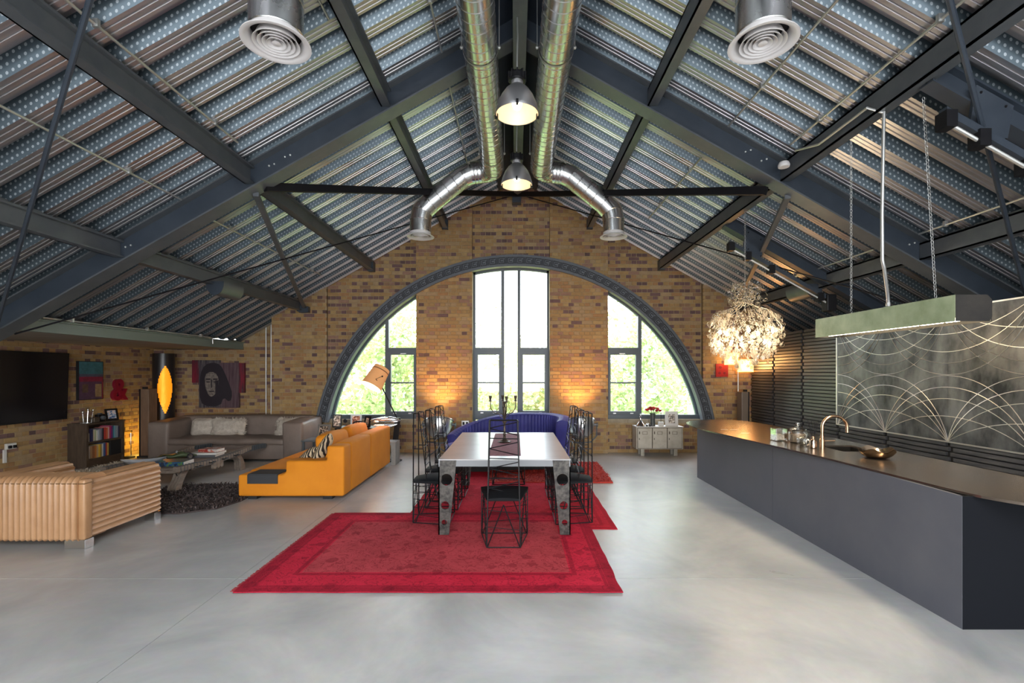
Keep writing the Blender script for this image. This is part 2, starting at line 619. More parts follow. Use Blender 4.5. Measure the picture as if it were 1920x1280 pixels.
def courses(u0, u1, z0, z1, keep, dark=0.35, shift=0.0):
    """English bond: stretcher and header courses; returns (u0,u1,z,kind,colour)"""
    out = []
    for c in range(int(z0 / BH), int(z1 / BH) + 1):
        z = c * BH
        if z < z0 - 0.02 or z + BH > z1 + 0.03:
            continue
        head = c % 2 == 1
        step = BU / 2 if head else BU
        n0 = math.floor((u0 - shift) / step) - 1
        u = n0 * step + shift + (BU / 4 if head else 0)
        while u < u1:
            a, e = max(u, u0), min(u + step - 0.01, u1)
            if e - a > 0.03:
                cl = keep(a, e, z, z + BH - 0.01)
                if cl and cl[1] - cl[0] > 0.025:
                    full = abs((cl[1] - cl[0]) - (step - 0.01)) < 1e-4
                    rr = R.random()
                    if head:
                        k = R.choice((6, 7, 4, 6)) if rr < dark else R.choice((0, 0, 1, 2, 3, 5))
                    else:
                        k = R.choice((4, 5, 6)) if rr < 0.10 else R.choice((0, 0, 0, 1, 1, 2, 2, 3, 5))
                    out.append((cl[0], cl[1], z, (0 if head else 1) if full else 2, k))
            u += step
    return out

def raw_brick(mb, fn, a, e, z, k, d):
    z1, c = z + BH - 0.01, 0.004
    vs = [fn(a, z, .05), fn(e, z, .05), fn(e, z1, .05), fn(a, z1, .05), fn(a, z, c + d), fn(e, z, c + d), fn(e, z1, c + d), fn(a, z1, c + d),
          fn(a + c, z + c, d), fn(e - c, z + c, d), fn(e - c, z1 - c, d), fn(a + c, z1 - c, d)]
    mb.add(vs, [(0, 4, 5, 1), (1, 5, 6, 2), (2, 6, 7, 3), (3, 7, 4, 0), (4, 8, 9, 5), (5, 9, 10, 6), (6, 10, 11, 7), (7, 11, 8, 4), (8, 11, 10, 9)], k)

def out_arch(r):
    def keep(a, e, z0, z1):
        if max(z0, z1) > zroof(min(abs(a), abs(e)) if a * e > 0 else 0) + 0.03:
            return None
        zz = z1 - AZ
        if zz < r:
            h = sqrt(r * r - zz * zz)
            if e <= 0:
                e = min(e, -h)
            else:
                a = max(a, h)
        return (a, e)
    return keep
def under_roof(a, e, z0, z1):
    return None if z1 > zroof(min(abs(a), abs(e)) if a * e > 0 else 0) + 0.03 else (a, e)

wall_back = thing('wall_back', None, None, (0, 0, 0), kind='structure')
core = MB()
def arc_poly(x0, x1, r, top):
    xs = [x0 + (x1 - x0) * i / 16 for i in range(17)]
    lo = [(x, AZ + sqrt(max(r * r - x * x, 0.0))) for x in xs]
    return lo + [(x, top(x)) for x in reversed(xs)]
rt = lambda x: zroof(x) + 0.12
def plain(x0, x1, z0, y):
    xs = [x0, x1] if x0 * x1 > 0 else [x0, AX, x1]
    core.prism([(x0, z0), (x1, z0)] + [(x, rt(x)) for x in reversed(xs)], 'y', y + .01, y + .36)
REG = []                                   # (u0,u1,z0,z1,face,keep,dark headers)
REG.append((XL, -5.09, 0, 2.95, 10.5, lambda a, e, z0, z1: None if z1 > (2.24 if a < -5.95 else zroof(a) + .05) else (a, e), .3))
core.prism([(XL - .3, 0), (-5.09, 0), (-5.09, rt(-5.09)), (-5.95, 2.4), (XL - .3, 2.4)], 'y', 10.51, 10.9)
for x0, x1 in ((-5.09, -3.94), (3.92, XR)):
    REG.append((x0, x1, 0, 3.6, YB, out_arch(4.12), .18))
AR = [(3.94 + .15 * i / 8, AZ + sqrt(4.12 ** 2 - (3.94 + .15 * i / 8) ** 2)) for i in range(9)]
core.prism([(-5.09, 0), (-4.11, 0), (-4.11, .2)] + [(-x, z) for x, z in reversed(AR)] + [(-3.94, rt(-3.94)), (-5.09, rt(-5.09))], 'y', YB + .01, 10.85)
core.prism([(4.11, 0), (XR, 0), (XR, rt(XR)), (3.94, rt(3.94))] + AR + [(4.11, .2)], 'y', YB + .01, 10.5)
for x0, x1 in ((-2.07, -0.90), (0.724, 1.94)):
    REG.append((x0, x1, 0, 5.6, YB, under_roof, .10))
    plain(x0, x1, 0, YB)
for x0, x1 in ((-3.94, -2.07), (1.94, 3.92)):
    REG.append((x0, x1, .7, 5.0, 10.17, out_arch(4.12), .62))
    core.prism(arc_poly(x0, x1, 4.12, rt), 'y', 10.18, 10.5)
    xa, xb = (x0 - .2, x1) if x0 < 0 else (x0, x1 + .2)
    REG.append((xa, xb, 0, .62, 10.2, lambda a, e, z0, z1: (a, e), .3))
    core.prism([(xa, 0), (xb, 0), (xb, .7), (xa, .7)], 'y', 10.21, 10.5)
REG.append((-0.90, 0.724, 3.9, 5.7, 10.17, out_arch(4.12), .6))
core.prism([(x, AZ + sqrt(4.12 ** 2 - x * x)) for x in (-.9, -.45, 0, .36, .724)] + [(.724, rt(.724)), (AX, rt(AX)), (-.9, rt(-.9))], 'y', 10.18, 10.5)
part('mortar_core', core, M_MORTAR, wall_back)
rest, singles = MB(), []
for u0, u1, z0, z1, yf, keep, dk in REG:
    for a, e, z, kind, k in courses(u0, u1, z0, z1, keep, dk, shift=u0):
        if kind < 2 and (u0 in (-2.07, 0.724)) and z > .5:
            singles.append((a, e, z, kind, k, yf))
        else:
            raw_brick(rest, lambda u, zz, d, y=yf: (u, y + d, zz), a, e, z, k, R.uniform(-.002, .003))
singles.sort(key=lambda q: abs(q[2] - 2.0) - (.15 if q[3] else 0))
for a, e, z, kind, k, yf in singles[300:]:
    raw_brick(rest, lambda u, zz, d, y=yf: (u, y + d, zz), a, e, z, k, R.uniform(-.002, .003))
for a, e, z, kind, k, yf in singles[:300]:
    inst('brick', brick_mesh(kind, k), wall_back, ((a + e) / 2, yf + R.uniform(-.003, .002), z + .0325))
part('brick_courses', rest, M_BRICK, wall_back, kind='stuff')
# pale stone course under the windows
for x0, x1 in ((-4.1, -2.07), (1.94, 4.1)):
    n = 5
    for i in range(n):
        a, e = x0 + (x1 - x0) * i / n, x0 + (x1 - x0) * (i + 1) / n
        part('sill_block', MB().box(a + .004, e - .004, 10.185, 10.5, .63, .705), M_STONE, wall_back)
for x in (-2.02, 1.70):
    part('padstone', MB().box(x, x + .26, YB - .015, YB + .1, 3.55, 3.63), M_KEYD, wall_back)

# left wall
wall_left = thing('wall_left', None, None, kind='structure')
part('mortar_core', MB().box(XL - .3, XL - .01, -4.8, 10.9, 0, 2.4), M_MORTAR, wall_left)
rest, singles = MB(), []
for a, e, z, kind, k in courses(5.5, 10.5, 0, 2.25, lambda a, e, z0, z1: (a, e), .25):
    if kind < 2 and a > 6.9 and z > .35:
        singles.append((a, e, z, kind, k))
    else:
        raw_brick(rest, lambda u, zz, d: (XL - d, u, zz), a, e, z, k, R.uniform(-.002, .003))
singles.sort(key=lambda q: q[0] - (.6 if q[3] else 0))
for a, e, z, kind, k in singles[300:]:
    raw_brick(rest, lambda u, zz, d: (XL - d, u, zz), a, e, z, k, R.uniform(-.002, .003))
for a, e, z, kind, k in singles[:300]:
    inst('brick', brick_mesh(kind, k), wall_left, (XL + R.uniform(-.002, .003), (a + e) / 2, z + .0325), (0, 0, pi / 2))
part('brick_courses', rest, M_BRICK, wall_left, kind='stuff')

# hidden far side wall and the rear gable behind the camera, its opening added for light
structure('wall_right', MB().box(XR, XR + .2, -4.8, 10.5, 0, 2.6), M_PLAST)
b = MB().box(XL, XR, -4.8, -4.6, 0, .7)
b.prism([(XL, .7), (-4.9, .7), (-4.9, 4.5), (4.9, 4.5), (4.9, .7), (XR, .7), (XR, rt(XR)), (AX, rt(AX)), (XL, rt(XL))], 'y', -4.8, -4.6)
structure('wall_rear', b, M_PLAST)

# Greek-key arch around the windows
def ring(r0, r1, y0, y1, a0, a1, n):
    def f(u, v):
        a = a0 + (a1 - a0) * u
        r, y = ((r0, y0), (r1, y0), (r1, y1), (r0, y1))[int(round(v * 4)) % 4]
        return (r * cos(a), y, AZ + r * sin(a))
    b = MB()
    b.grid(f, n, 4, cv=True)
    k = len(b.v)
    b.add([], [])
    b.f += [(0, 1, 2, 3), (k - 4, k - 3, k - 2, k - 1)]
    b.m += [0, 0]
    return b
A0, A1 = radians(10.5), radians(169.5)
arch = structure('trim_1', ring(RI, RO, YB - .05, YB + .1, A0, A1, 96), M_KEY, smooth=True)
kb = MB()
def bar(x0, x1, z0, z1, y=-.012):
    kb.box(x0, x1, y, .004, z0, z1)
q = .068
for x0, x1, z0, z1 in ((-q, q, q - .018, q), (-q, q, -q, -q + .018), (-q, -q + .018, -q, q), (q - .018, q, -q, q * .35),
                       (-q + .034, q - .034, -.034, -.018), (-q + .034, -q + .05, -.034, .034), (-q + .034, q - .032, .018, .034),
                       (-.094, -.076, -q, q), (.073, .090, -q, q)):
    bar(x0, x1, z0, z1)
km = mesh('key_tile', kb, M_KEYD)
NK = 60
for i in range(NK):
    a = A0 + (A1 - A0) * (i + .5) / NK
    r = (RI + RO) / 2
    inst('key_tile', km, arch, (r * cos(a), YB - .05, AZ + r * sin(a)), (0, pi / 2 - a, 0))
for i, (r0, r1) in enumerate(((RI, RI + .014), (RO - .014, RO))):
    part('key_border', ring(r0, r1, YB - .062, YB - .045, A0, A1, 96), M_KEY, arch, smooth=True)
structure('trim_2', ring(4.03, 4.10, YB + .09, 10.46, A0, A1, 96), M_WHITEREV, smooth=True)

# windows
YG0, YG1 = 10.36, 10.44
def side_window(name, sg, xj, xm):
    W = thing(name, None, None, kind='structure')
    m = lambda x: sg * x
    def bx(n, x0, x1, z0, z1, y0=YG0, y1=YG1, mt=M_FRAME):
        part(n, MB().box(min(m(x0), m(x1)), max(m(x0), m(x1)), y0, y1, z0, z1), mt, W)
    a1 = math.acos(xj / 4.02)
    a0 = math.asin(.85 / 4.02)
    rb = ring(3.97, 4.07, YG0, YG1, a0, a1, 40)
    rb.v = [(m(x), y, z) for x, y, z in rb.v]
    part('arched_frame', rb, M_FRAME, W, smooth=True)
    bx('sill', xj, 4.0, .70, .79, YG0 - .06)
    bx('jamb', xj, xj + .05, .70, AZ + sqrt(3.99 ** 2 - xj ** 2))
    bx('mullion', xm, xm + .075, .79, AZ + sqrt(3.99 ** 2 - xm ** 2), YG0 - .01)
    bx('transom', xj + .05, xm, 2.13, 2.22)
    # opening sash below the transom
    for n, x0, x1, z0, z1 in (('sash_stile', xj + .05, xj + .1, .79, 2.13), ('sash_stile', xm - .05, xm, .79, 2.13),
                              ('sash_rail', xj + .1, xm - .05, .79, .86), ('sash_rail', xj + .1, xm - .05, 2.07, 2.13),
                              ('sash_rail', xj + .1, xm - .05, 1.455, 1.485)):
        bx(n, x0, x1, z0, z1, YG0 - .025, YG1 - .02)
    bx('handle', (xj + xm) / 2 - .06, (xj + xm) / 2 + .06, 2.085, 2.1, YG0 - .05, YG0 - .02, M_ALU)
    for x in (xj + .18, xm - .14):
        bx('stay', x - .03, x + .03, .81, .83, YG0 - .05, YG0 - .02, M_ALU)
    def pane(poly):
        part('pane', MB().prism([(m(x), z) for x, z in poly], 'y', 10.395, 10.405), M_GLASS, W)
    arc = lambda x0, x1: [(x0 + (x1 - x0) * i / 14, AZ + sqrt(3.99 ** 2 - (x0 + (x1 - x0) * i / 14) ** 2)) for i in range(15)]
    pane([(xm + .06, .79)] + arc(xm + .06, 3.885) + [(3.885, .79)])
    pane([(xj + .04, 2.2)] + arc(xj + .04, xm + .01) + [(xm + .01, 2.2)])
    pane([(xj + .09, 1.48), (xm - .04, 1.48), (xm - .04, 2.08), (xj + .09, 2.08)])
    pane([(xj + .09, .85), (xm - .04, .85), (xm - .04, 1.46), (xj + .09, 1.46)])
side_window('window_1', -1, 2.07, 2.71)
side_window('window_2', 1, 1.94, 2.63)

D = thing('door_1', None, None, kind='structure')
def dbox(n, x0, x1, z0, z1, y0=YG0, y1=YG1, mt=M_FRAME):
    part(n, MB().box(x0, x1, y0, y1, z0, z1), mt, D)
zt = lambda x: AZ + sqrt(4.05 ** 2 - x * x)
dbox('jamb', -.93, -.85, 0, zt(.9))
dbox('jamb', .68, .76, 0, zt(.73))
b = ring(3.96, 4.07, YG0, YG1, math.acos(.73 / 4.0), math.acos(-.9 / 4.0), 24)
part('arched_head', b, M_FRAME, D, smooth=True)
dbox('mullion', -.30, -.235, 0, 3.93, YG0 - .02)
dbox('mullion', .05, .115, 0, 3.93, YG0 - .02)
for x0, x1 in ((-.85, -.30), (.115, .68)):
    dbox('transom', x0, x1, 2.13, 2.22)
    dbox('rail', x0, x1, .68, .80, YG0 - .01)
    for n, a, e, z0, z1 in (('sash_stile', x0, x0 + .05, .80, 2.13), ('sash_stile', x1 - .05, x1, .80, 2.13), ('sash_rail', x0 + .05, x1 - .05, .80, .87),
                            ('sash_rail', x0 + .05, x1 - .05, 2.07, 2.13), ('sash_rail', x0 + .05, x1 - .05, 1.455, 1.485)):
        dbox(n, a, e, z0, z1, YG0 - .025, YG1 - .02)
    for x in (x0 + .14, x1 - .14):
        dbox('stay', x - .03, x + .03, .82, .84, YG0 - .05, YG0 - .02, M_ALU)
    for z0, z1 in ((2.2, 3.94), (1.48, 2.08), (.86, 1.46), (0, .69)):
        dbox('pane', x0 + .02, x1 - .02, z0, z1, 10.395, 10.405, M_GLASS)
dbox('pane', -.245, .06, 0, 3.95, 10.395, 10.405, M_GLASS)
dbox('threshold', -.9, .724, -.02, .04)

# ------------------------------------------------------------------ roof: profiled decking, frames, purlins
ceiling = thing('ceiling', None, None, kind='structure')
PER = 0.303
PROF = [(0, 0), (.03, 0), (.034, .010), (.042, .010), (.046, 0), (.078, 0), (.082, .010), (.090, .010), (.094, 0), (.122, 0), (.150, .1), (.178, .1), (.184, .088), (.194, .088), (.200, .1), (.245, .1), (.303, 0)]
cs, sn = 1 / sqrt(1 + TS * TS), TS / sqrt(1 + TS * TS)
def deck_mesh(sd):
    b = MB()
    s0, s1 = 0.03, 5.98 / cs
    pts = []
    for k in range(3):
        for y, h in PROF[:-1]:
            pts.append((y + k * PER, h))
    pts.append((3 * PER, 0))
    vs = []
    for s in (s0, s1):
        for y, h in pts:
            vs.append((AX + sd * (s * cs + h * sn), y, ZA - s * sn + h * cs))
    n = len(pts)
    b.v = vs
    b.f = [(i, i + 1, n + i + 1, n + i) for i in range(n - 1)]
    b.m = [1 if i % 16 in (9, 15) else 0 for i in range(n - 1)]
    return mesh('deck_sheet', b, [M_DECK, M_PERF])
for sd in (-1, 1):
    dm = deck_mesh(sd)
    for k in range(1, 18):
        inst('deck_sheet', dm, ceiling, (0, 10.62 - .909 * k, 0))
# roof build-up above the decking keeps the daylight out
b = MB()
b.prism([(AX, ZA + .2), (XR + .3, zroof(XR + .3) + .2), (XR + .3, zroof(XR + .3) + .3), (AX, ZA + .32), (XL - .3, 2.55), (XL - .3, 2.45), (-6.1, 2.45)], 'y', -4.9, 10.8)
part('insulation', b, M_PLAST, ceiling)
part('soffit', MB().box(XL, -6.005, -4.8, 10.6, 2.19, 2.24), M_SOFFIT, ceiling)
part('soffit', MB().box(6.105, XR + .15, -4.8, 10.6, 2.19, 2.24), M_SOFFIT, ceiling)
M_EAVE = mat('eaves_steel_window_lit', (.20, .245, .215), .45)  # green tint carries the windows' reflected light in the colour
for sd, x in ((-1, -5.9), (1, 6.0)):
    b = MB().box(min(x, x + sd * .1), max(x, x + sd * .1), -4.8, 10.5, 2.19, 2.34)
    b.box(x - .05, x + .05, -4.8, 10.5, 2.325, 2.345)
    part('eaves_beam', b, M_EAVE, ceiling)
    for i in range(12):
        part('bolt', MB().lathe([(.011, 0), (.011, .012)], (0, 0, 0), 8, Matrix.Rotation(-sd * pi / 2, 3, 'Y')), M_BLACK, ceiling)
        o = ceiling.children[-1]
        o.location = Vector((x + sd * -.002, 5.9 + i * .31, 2.265))
PURL = [-1.46, -3.0, -4.47, 1.55, 3.05, 4.62]
for x in PURL:
    for y0, y1 in ((-4.6, 5.46), (5.49, 10.16)):
        z = zroof(x)
        b = MB().box(x - .012, x + .012, y0, y1, z - .19, z + .02)
        b.box(x - .055, x + .055, y0, y1, z - .2, z - .185)
        b.box(x - .055, x + .055, y0, y1, z - .03, z - .01)
        b.box(x - .055, x - .04, y0, y1, z - .2, z - .01)
        part('purlin', b, M_STEEL, ceiling)
    b = MB().box(x - .06, x + .06, 10.02, 10.16, z - .22, z - .02)
    part('wall_cleat', b, M_NAVY, ceiling)
b = MB().box(AX - .075, AX + .075, -4.6, 10.12, 5.34, 5.36)
b.box(AX - .012, AX + .012, -4.6, 10.12, 5.36, 5.74)
part('ridge_beam', b, M_STEEL, ceiling)
for sd in (-1, 1):
    b = MB()
    x0, x1 = AX + sd * .01, AX + sd * .40
    b.prism([(x0, zroof(x0) - .005), (x1, zroof(x1) - .005), (x1, zroof(x1) - .03), (x0, zroof(x0) - .03)], 'y', -4.6, 10.12)
    part('ridge_shade_strip', b, M_NAVY, ceiling)  # dark strips added to stand for the shade beside the ridge

def frame_truss(yc, nm):
    T = thing(nm, None, None, kind='structure')
    for sd in (-1, 1):
        x1 = AX + sd * 6.0
        for n, y0, y1, t0, t1 in (('rafter_web', yc - .01, yc + .01, .016, .295), ('rafter_flange', yc - .1, yc + .1, .29, .31), ('rafter_flange', yc - .1, yc + .1, 0.0, .018)):
            b = MB().prism([(AX, ZA - t0), (x1, zroof(x1) - t0), (x1, zroof(x1) - t1), (AX, ZA - t1)], 'y', y0, y1)
            part(n, b, M_NAVY if n == 'rafter_web' else M_STEEL, T)  # lighter steel puts the light on the flange undersides into their colour
        for x in (-2.6, -2.78, 2.6, 2.78, -4.4, 4.45):
            if x * sd > 0:
                for k in (0, 1):
                    zz = zroof(x) - .12 - .1 * k * 0 + (.02 if k else 0)
                    bl = MB().sphere((x + k * .06, yc - .014, zz), .012, 8, 4)
                    part('bolt', bl, M_COND, T)
    b = MB().prism([(AX - .55, zroof(AX - .55) - .02), (AX, ZA - .02), (AX + .55, zroof(AX + .55) - .02), (AX + .55, zroof(AX + .55) - .3), (AX, ZA - .3), (AX - .55, zroof(AX - .55) - .3)], 'y', yc - .03, yc - .011)
    part('apex_plate', b, M_NAVY, T)
    return T
T1 = frame_truss(5.475, 'trim_3')
T2 = frame_truss(0.83, 'trim_4')
# diagonal struts and bracing rods
for sd, xa, xb in ((-1, -2.95, -4.38), (1, 3.10, 4.55)):
    b = MB().beam((xa, 5.5, zroof(xa) - .33), (xb, 10.05, zroof(xb) - .2), .06, .05)
    part('strut', b, M_STEEL, T1)
    part('plan_brace', MB().beam((sd * 2.86, 5.52, 3.80 if sd < 0 else 3.76), (AX, 10.0, 5.37), .07, .09), M_BLACK, T1)
    part('bracing_rod', MB().tube((AX + sd * .08, 10.02, 5.36), (sd * 5.8, 5.6, 2.13), .011, 6), M_BLACK, T1)
    part('bracing_rod', MB().tube((AX + sd * .05, .95, 5.33), (sd * 5.75, 5.35, 2.15), .018, 8), M_NAVY, T1)
    part('gable_cleat', MB().box(xb - .1, xb + .1, 10.0, 10.12, zroof(xb) - .3, zroof(xb) - .18), M_NAVY, T1)
part('gable_cleat', MB().box(-.06, .12, 9.98, 10.16, 5.2, 5.36), M_NAVY, T1)

# conduits clipped under the decking
def conduit(x, y0, y1, z=None, r=.011, drop=False):
    z = zroof(x) - .04 if z is None else z
    pts = [(x, y0, z), (x, y1, z)]
    if drop:
        pts += [(x, y1 + .05, z - .03), (x, y1 + .06, z - .12)]
    b = MB().path(pts, r, 8)
    part('conduit', b, M_COND, ceiling, smooth=True)
    y = y0 + .4
    while y < y1 - .1:
        part('conduit_clip', MB().box(x - .02, x + .02, y - .012, y + .012, z - .016, z + .04), M_COND, ceiling)
        y += 1.3
for a in ((-2.86, -1, 4.98), (-3.68, -1, 5.33), (-4.62, 3, 5.33), (-.81, -1, 5.33), (-.81, 5.98, 8.33), (-3.73, 5.9, 9.25), (-4.62, 5.95, 9.5), (-1.62, -1, 4.2),
          (2.35, -1, 5.33), (2.90, -1, 5.1), (2.35, 6.1, 8.5), (4.45, 6.0, 7.9), (4.45, 2, 5.33), (4.82, 6.0, 7.8), (4.82, 2, 5.3)):
    conduit(*a)
conduit(-5.82, 5.95, 9.25, 2.36, .012, True)
conduit(-5.82, 2, 5.3, 2.36, .012)
b = MB()
b.path([(3.05, 4.0, 3.83), (2.95, 4.05, 3.9), (2.95, 4.7, 3.9), (2.9, 5.0, 3.98)], .012, 8)
part('conduit', b, M_COND, ceiling, smooth=True)
# two wall conduits beside the left pier
for x in (-5.39, -5.28):
    part('conduit', MB().tube((x, 10.46, 0), (x, 10.46, 2.85), .011, 8), M_COND, wall_back, smooth=True)

# ------------------------------------------------------------------ right side: slatted wall and metal panel
XS = 4.91
M_SLAT = mat('charred_slat', (0.028, 0.030, 0.038), 0.34, col2=(0.10, 0.098, 0.10), scale=5, amt=0.9, stretch=(1, .6, 5), spec=0.6, rvar=0.12)
slats = thing('wall_inner', None, None, kind='structure')
part('backing', MB().box(XS + .03, XS + .12, 2.6, YB - .01, 0, 2.415), M_BLACKM, slats)
ys = [YB - .01, 9.19, 8.27, 7.35, 6.40, 5.47, 4.54, 3.61, 2.7]
sm = {}
for i in range(8):
    y1, y0 = ys[i], ys[i + 1]
    top = 43 if i < 3 else 16
    ln = round(y1 - y0 - .06, 3)
    if ln not in sm:
        sm[ln] = mesh('slat', MB().box(-.03, .03, -ln / 2, ln / 2, -.0205, .0205), M_SLAT)
    for k in range(top if i < 6 else 0):
        st = .018 if k % 2 else -.018
        inst('slat', sm[ln], slats, (XS + .03, (y0 + y1) / 2 + st, .03 + k * .0562))

M_PANEL = mat('blackened_metal', (0.030, 0.033, 0.039), 0.38, 0.75, col2=(0.20, 0.205, 0.215), scale=3.0, amt=0.5, stretch=(1, 1.3, .7), detail=10, rvar=.1)
M_WIRE = mat('polished_arc_rod', (0.78, 0.74, 0.70), 0.3, 0.9)
fan = thing('metal_wall_panel', 'dark blackened metal wall panel with overlapping pale fan-shaped arcs above the kitchen worktop', 'wall panel', (XS, 5, .9))
PY0, PY1, PZ0, PZ1 = 3.0, 7.36, .905, 2.405
seams = [7.36, 6.405, 5.475, 4.545, 3.615, 3.0]
for i in range(5):
    part('panel', MB().box(XS - .012, XS + .028, seams[i + 1] + .0008, seams[i] - .0008, PZ0, PZ1), M_PANEL, fan)
b = MB().box(XS - .02, XS + .02, PY0, PY1, PZ0 - .012, PZ0 + .004).box(XS - .02, XS + .02, PY0, PY1, PZ1 - .004, PZ1 + .012).box(XS - .02, XS + .02, PY1 - .004, PY1 + .012, PZ0 - .012, PZ1 + .012)
part('edge_trim', b, M_WIRE, fan)
zm = (PZ0 + PZ1) / 2
for yc in (7.335, 6.405, 5.475, 4.545, 3.615):
    for sag in (.745, .615, .485, .285):
        hc = .93
        rr = (hc * hc + sag * sag) / (2 * sag)
        half = math.asin(min(1, hc / rr))
        if sag > hc:
            half = pi - half
        for up in (1, -1):
            pts = []
            for k in range(33):
                a = -half + 2 * half * k / 32
                y, h = yc + rr * sin(a), rr * cos(a) - (rr - sag)
                if PY0 <= y <= PY1 - .002:
                    pts.append((XS - .014, y, PZ0 + h if up > 0 else PZ1 - h))
            if len(pts) > 2:
                part('arc_rod', MB().path(pts, .0042, 5), M_WIRE, fan, smooth=True)

# ------------------------------------------------------------------ kitchen island
M_ISL = mat('slate_grey_board', (0.092, 0.097, 0.12), 0.5, col2=(0.13, 0.132, 0.152), scale=2.2, amt=0.9, detail=9, spec=0.45, rvar=.08)
M_ISLD = mat('black_end_board', (0.006, 0.007, 0.010), 0.7, spec=0.12)
M_TOP = mat('bronze_steel_worktop', (0.21, 0.175, 0.15), 0.24, 0.9, col2=(0.27, 0.22, 0.18), scale=1.6, rvar=.07, detail=8)
isl = thing('kitchen_island', 'long slate grey kitchen island under a curved dark metal worktop', 'kitchen island', (3.3, 5.4, 0))
FX = 2.93
for y0, y1 in ((3.17, 5.50), (5.506, 7.77)):
    part('front_panel', MB().box(FX, FX + .02, y0, y1, 0.0, .872), M_ISL, isl)
part('end_panel', MB().box(FX + .002, 3.84, 3.167, 3.19, 0, .872), M_ISLD, isl, label='black end panel of the island')
part('end_panel', MB().box(FX + .002, 3.84, 7.77, 7.79, 0, .872), M_ISL, isl)
part('carcass', MB().box(FX + .021, 3.82, 3.192, 7.768, 0, .66), M_ISLD, isl)
wt = thing('worktop', 'curved dark bronze metal worktop along the top of the grey island', 'worktop', (3.3, 5.4, .872))
front = [(3.75, 2.62), (3.45, 2.65), (3.24, 2.78), (3.06, 2.98), (2.97, 3.2), (2.945, 3.7), (2.905, 4.5), (2.835, 5.13), (2.73, 5.9), (2.64, 6.6), (2.625, 7.2), (2.70, 7.70), (2.92, 8.02),
         (3.22, 8.2), (3.5, 8.24), (3.72, 8.12), (3.85, 7.82), (3.875, 7.4), (3.875, 2.8)]
SX0, SX1, SY0, SY1 = 3.30, 3.66, 4.86, 5.28
def smooth_poly(pts, n=3):
    for _ in range(n):
        o = []
        for i in range(len(pts)):
            p, q = Vector(pts[i]), Vector(pts[(i + 1) % len(pts)])
            if (q - p).length < .5:
                o += [tuple(p * .75 + q * .25), tuple(p * .25 + q * .75)]
            else:
                o += [tuple(p + (q - p) * .1 / (q - p).length), tuple(q - (q - p) * .1 / (q - p).length)]
        pts = o
    return pts
poly = smooth_poly(front, 2)
# worktop with the sink cut out, as a bridged polygon
i0 = min(range(len(poly)), key=lambda i: (poly[i][0] - 3.875) ** 2 + (poly[i][1] - 5) ** 2)
poly = poly[i0:] + poly[:i0]
me_b = MB()
bm = bmesh.new()
ov = [bm.verts.new((x, y, 0)) for x, y in poly]
iv = [bm.verts.new(p) for p in ((SX0, SY0, 0), (SX1, SY0, 0), (SX1, SY1, 0), (SX0, SY1, 0))]
es = [bm.edges.new((ov[i], ov[(i + 1) % len(ov)])) for i in range(len(ov))] + [bm.edges.new((iv[i], iv[(i + 1) % 4])) for i in range(4)]
fl = bmesh.ops.triangle_fill(bm, edges=es, use_beauty=True)
bm.verts.index_update()
n = len(bm.verts)
vv = [v.co.copy() for v in bm.verts]
tri = [tuple(v.index for v in f.verts) for f in bm.faces]
bm.free()
zt0, zt1 = .873, .89
b = MB()
b.v = [(p.x, p.y, zt1) for p in vv] + [(p.x, p.y, zt0) for p in vv]
b.f = tri + [tuple(i + n for i in f) for f in tri]
no = len(poly)
b.f += [(i, (i + 1) % no, (i + 1) % no + n, i + n) for i in range(no)] + [(no + i, no + (i + 1) % 4, no + (i + 1) % 4 + n, no + i + n) for i in range(4)]
b.m = [0] * len(b.f)
part('top_sheet', b, M_TOP, wt)
b = MB().box(SX0 - .004, SX1 + .004, SY0 - .004, SY1 + .004, .69, .70)
for q in ((SX0 - .012, SX0, SY0, SY1), (SX1, SX1 + .012, SY0, SY1), (SX0, SX1, SY0 - .012, SY0), (SX0, SX1, SY1, SY1 + .012)):
    b.box(*q, .69, .8725)
part('sink', b, mat('sink_dark', (.02, .018, .016), .5, .6), wt, label='dark rectangular sink')
for x, y in ((2.92, 6.75), (3.05, 6.75), (3.02, 6.35)):
    part('worktop_mark', MB().box(x - .05, x + .05, y - .006, y + .006, .8905, .8912), mat('mark_white', (.8, .8, .8), .4), wt)  # short white lines laid on the worktop

M_BRONZE = mat('bronze_tap', (0.62, 0.42, 0.27), 0.22, 1.0)
tap = thing('tap', 'tall bronze swan-neck tap beside the sink on the dark worktop', 'tap', (3.2, 5.04, .89))
b = MB().lathe([(.026, 0), (.026, .10), (.019, .105), (.019, .14)], (3.2, 5.04, .891), 16)
part('base', b, M_BRONZE, tap, smooth=True)
pts = [(3.2, 5.04, .99), (3.2, 5.04, 1.11)] + [(3.33 - .13 * cos(a), 5.04, 1.115 + .115 * sin(a)) for a in [pi * k / 14 for k in range(15)]] + [(3.46, 5.04, 1.06)]
part('spout', MB().path(pts, .0155, 12), M_BRONZE, tap, smooth=True)
part('lever', MB().tube((3.21, 5.02, .975), (3.29, 4.97, .985), .006, 8), M_BRONZE, tap)

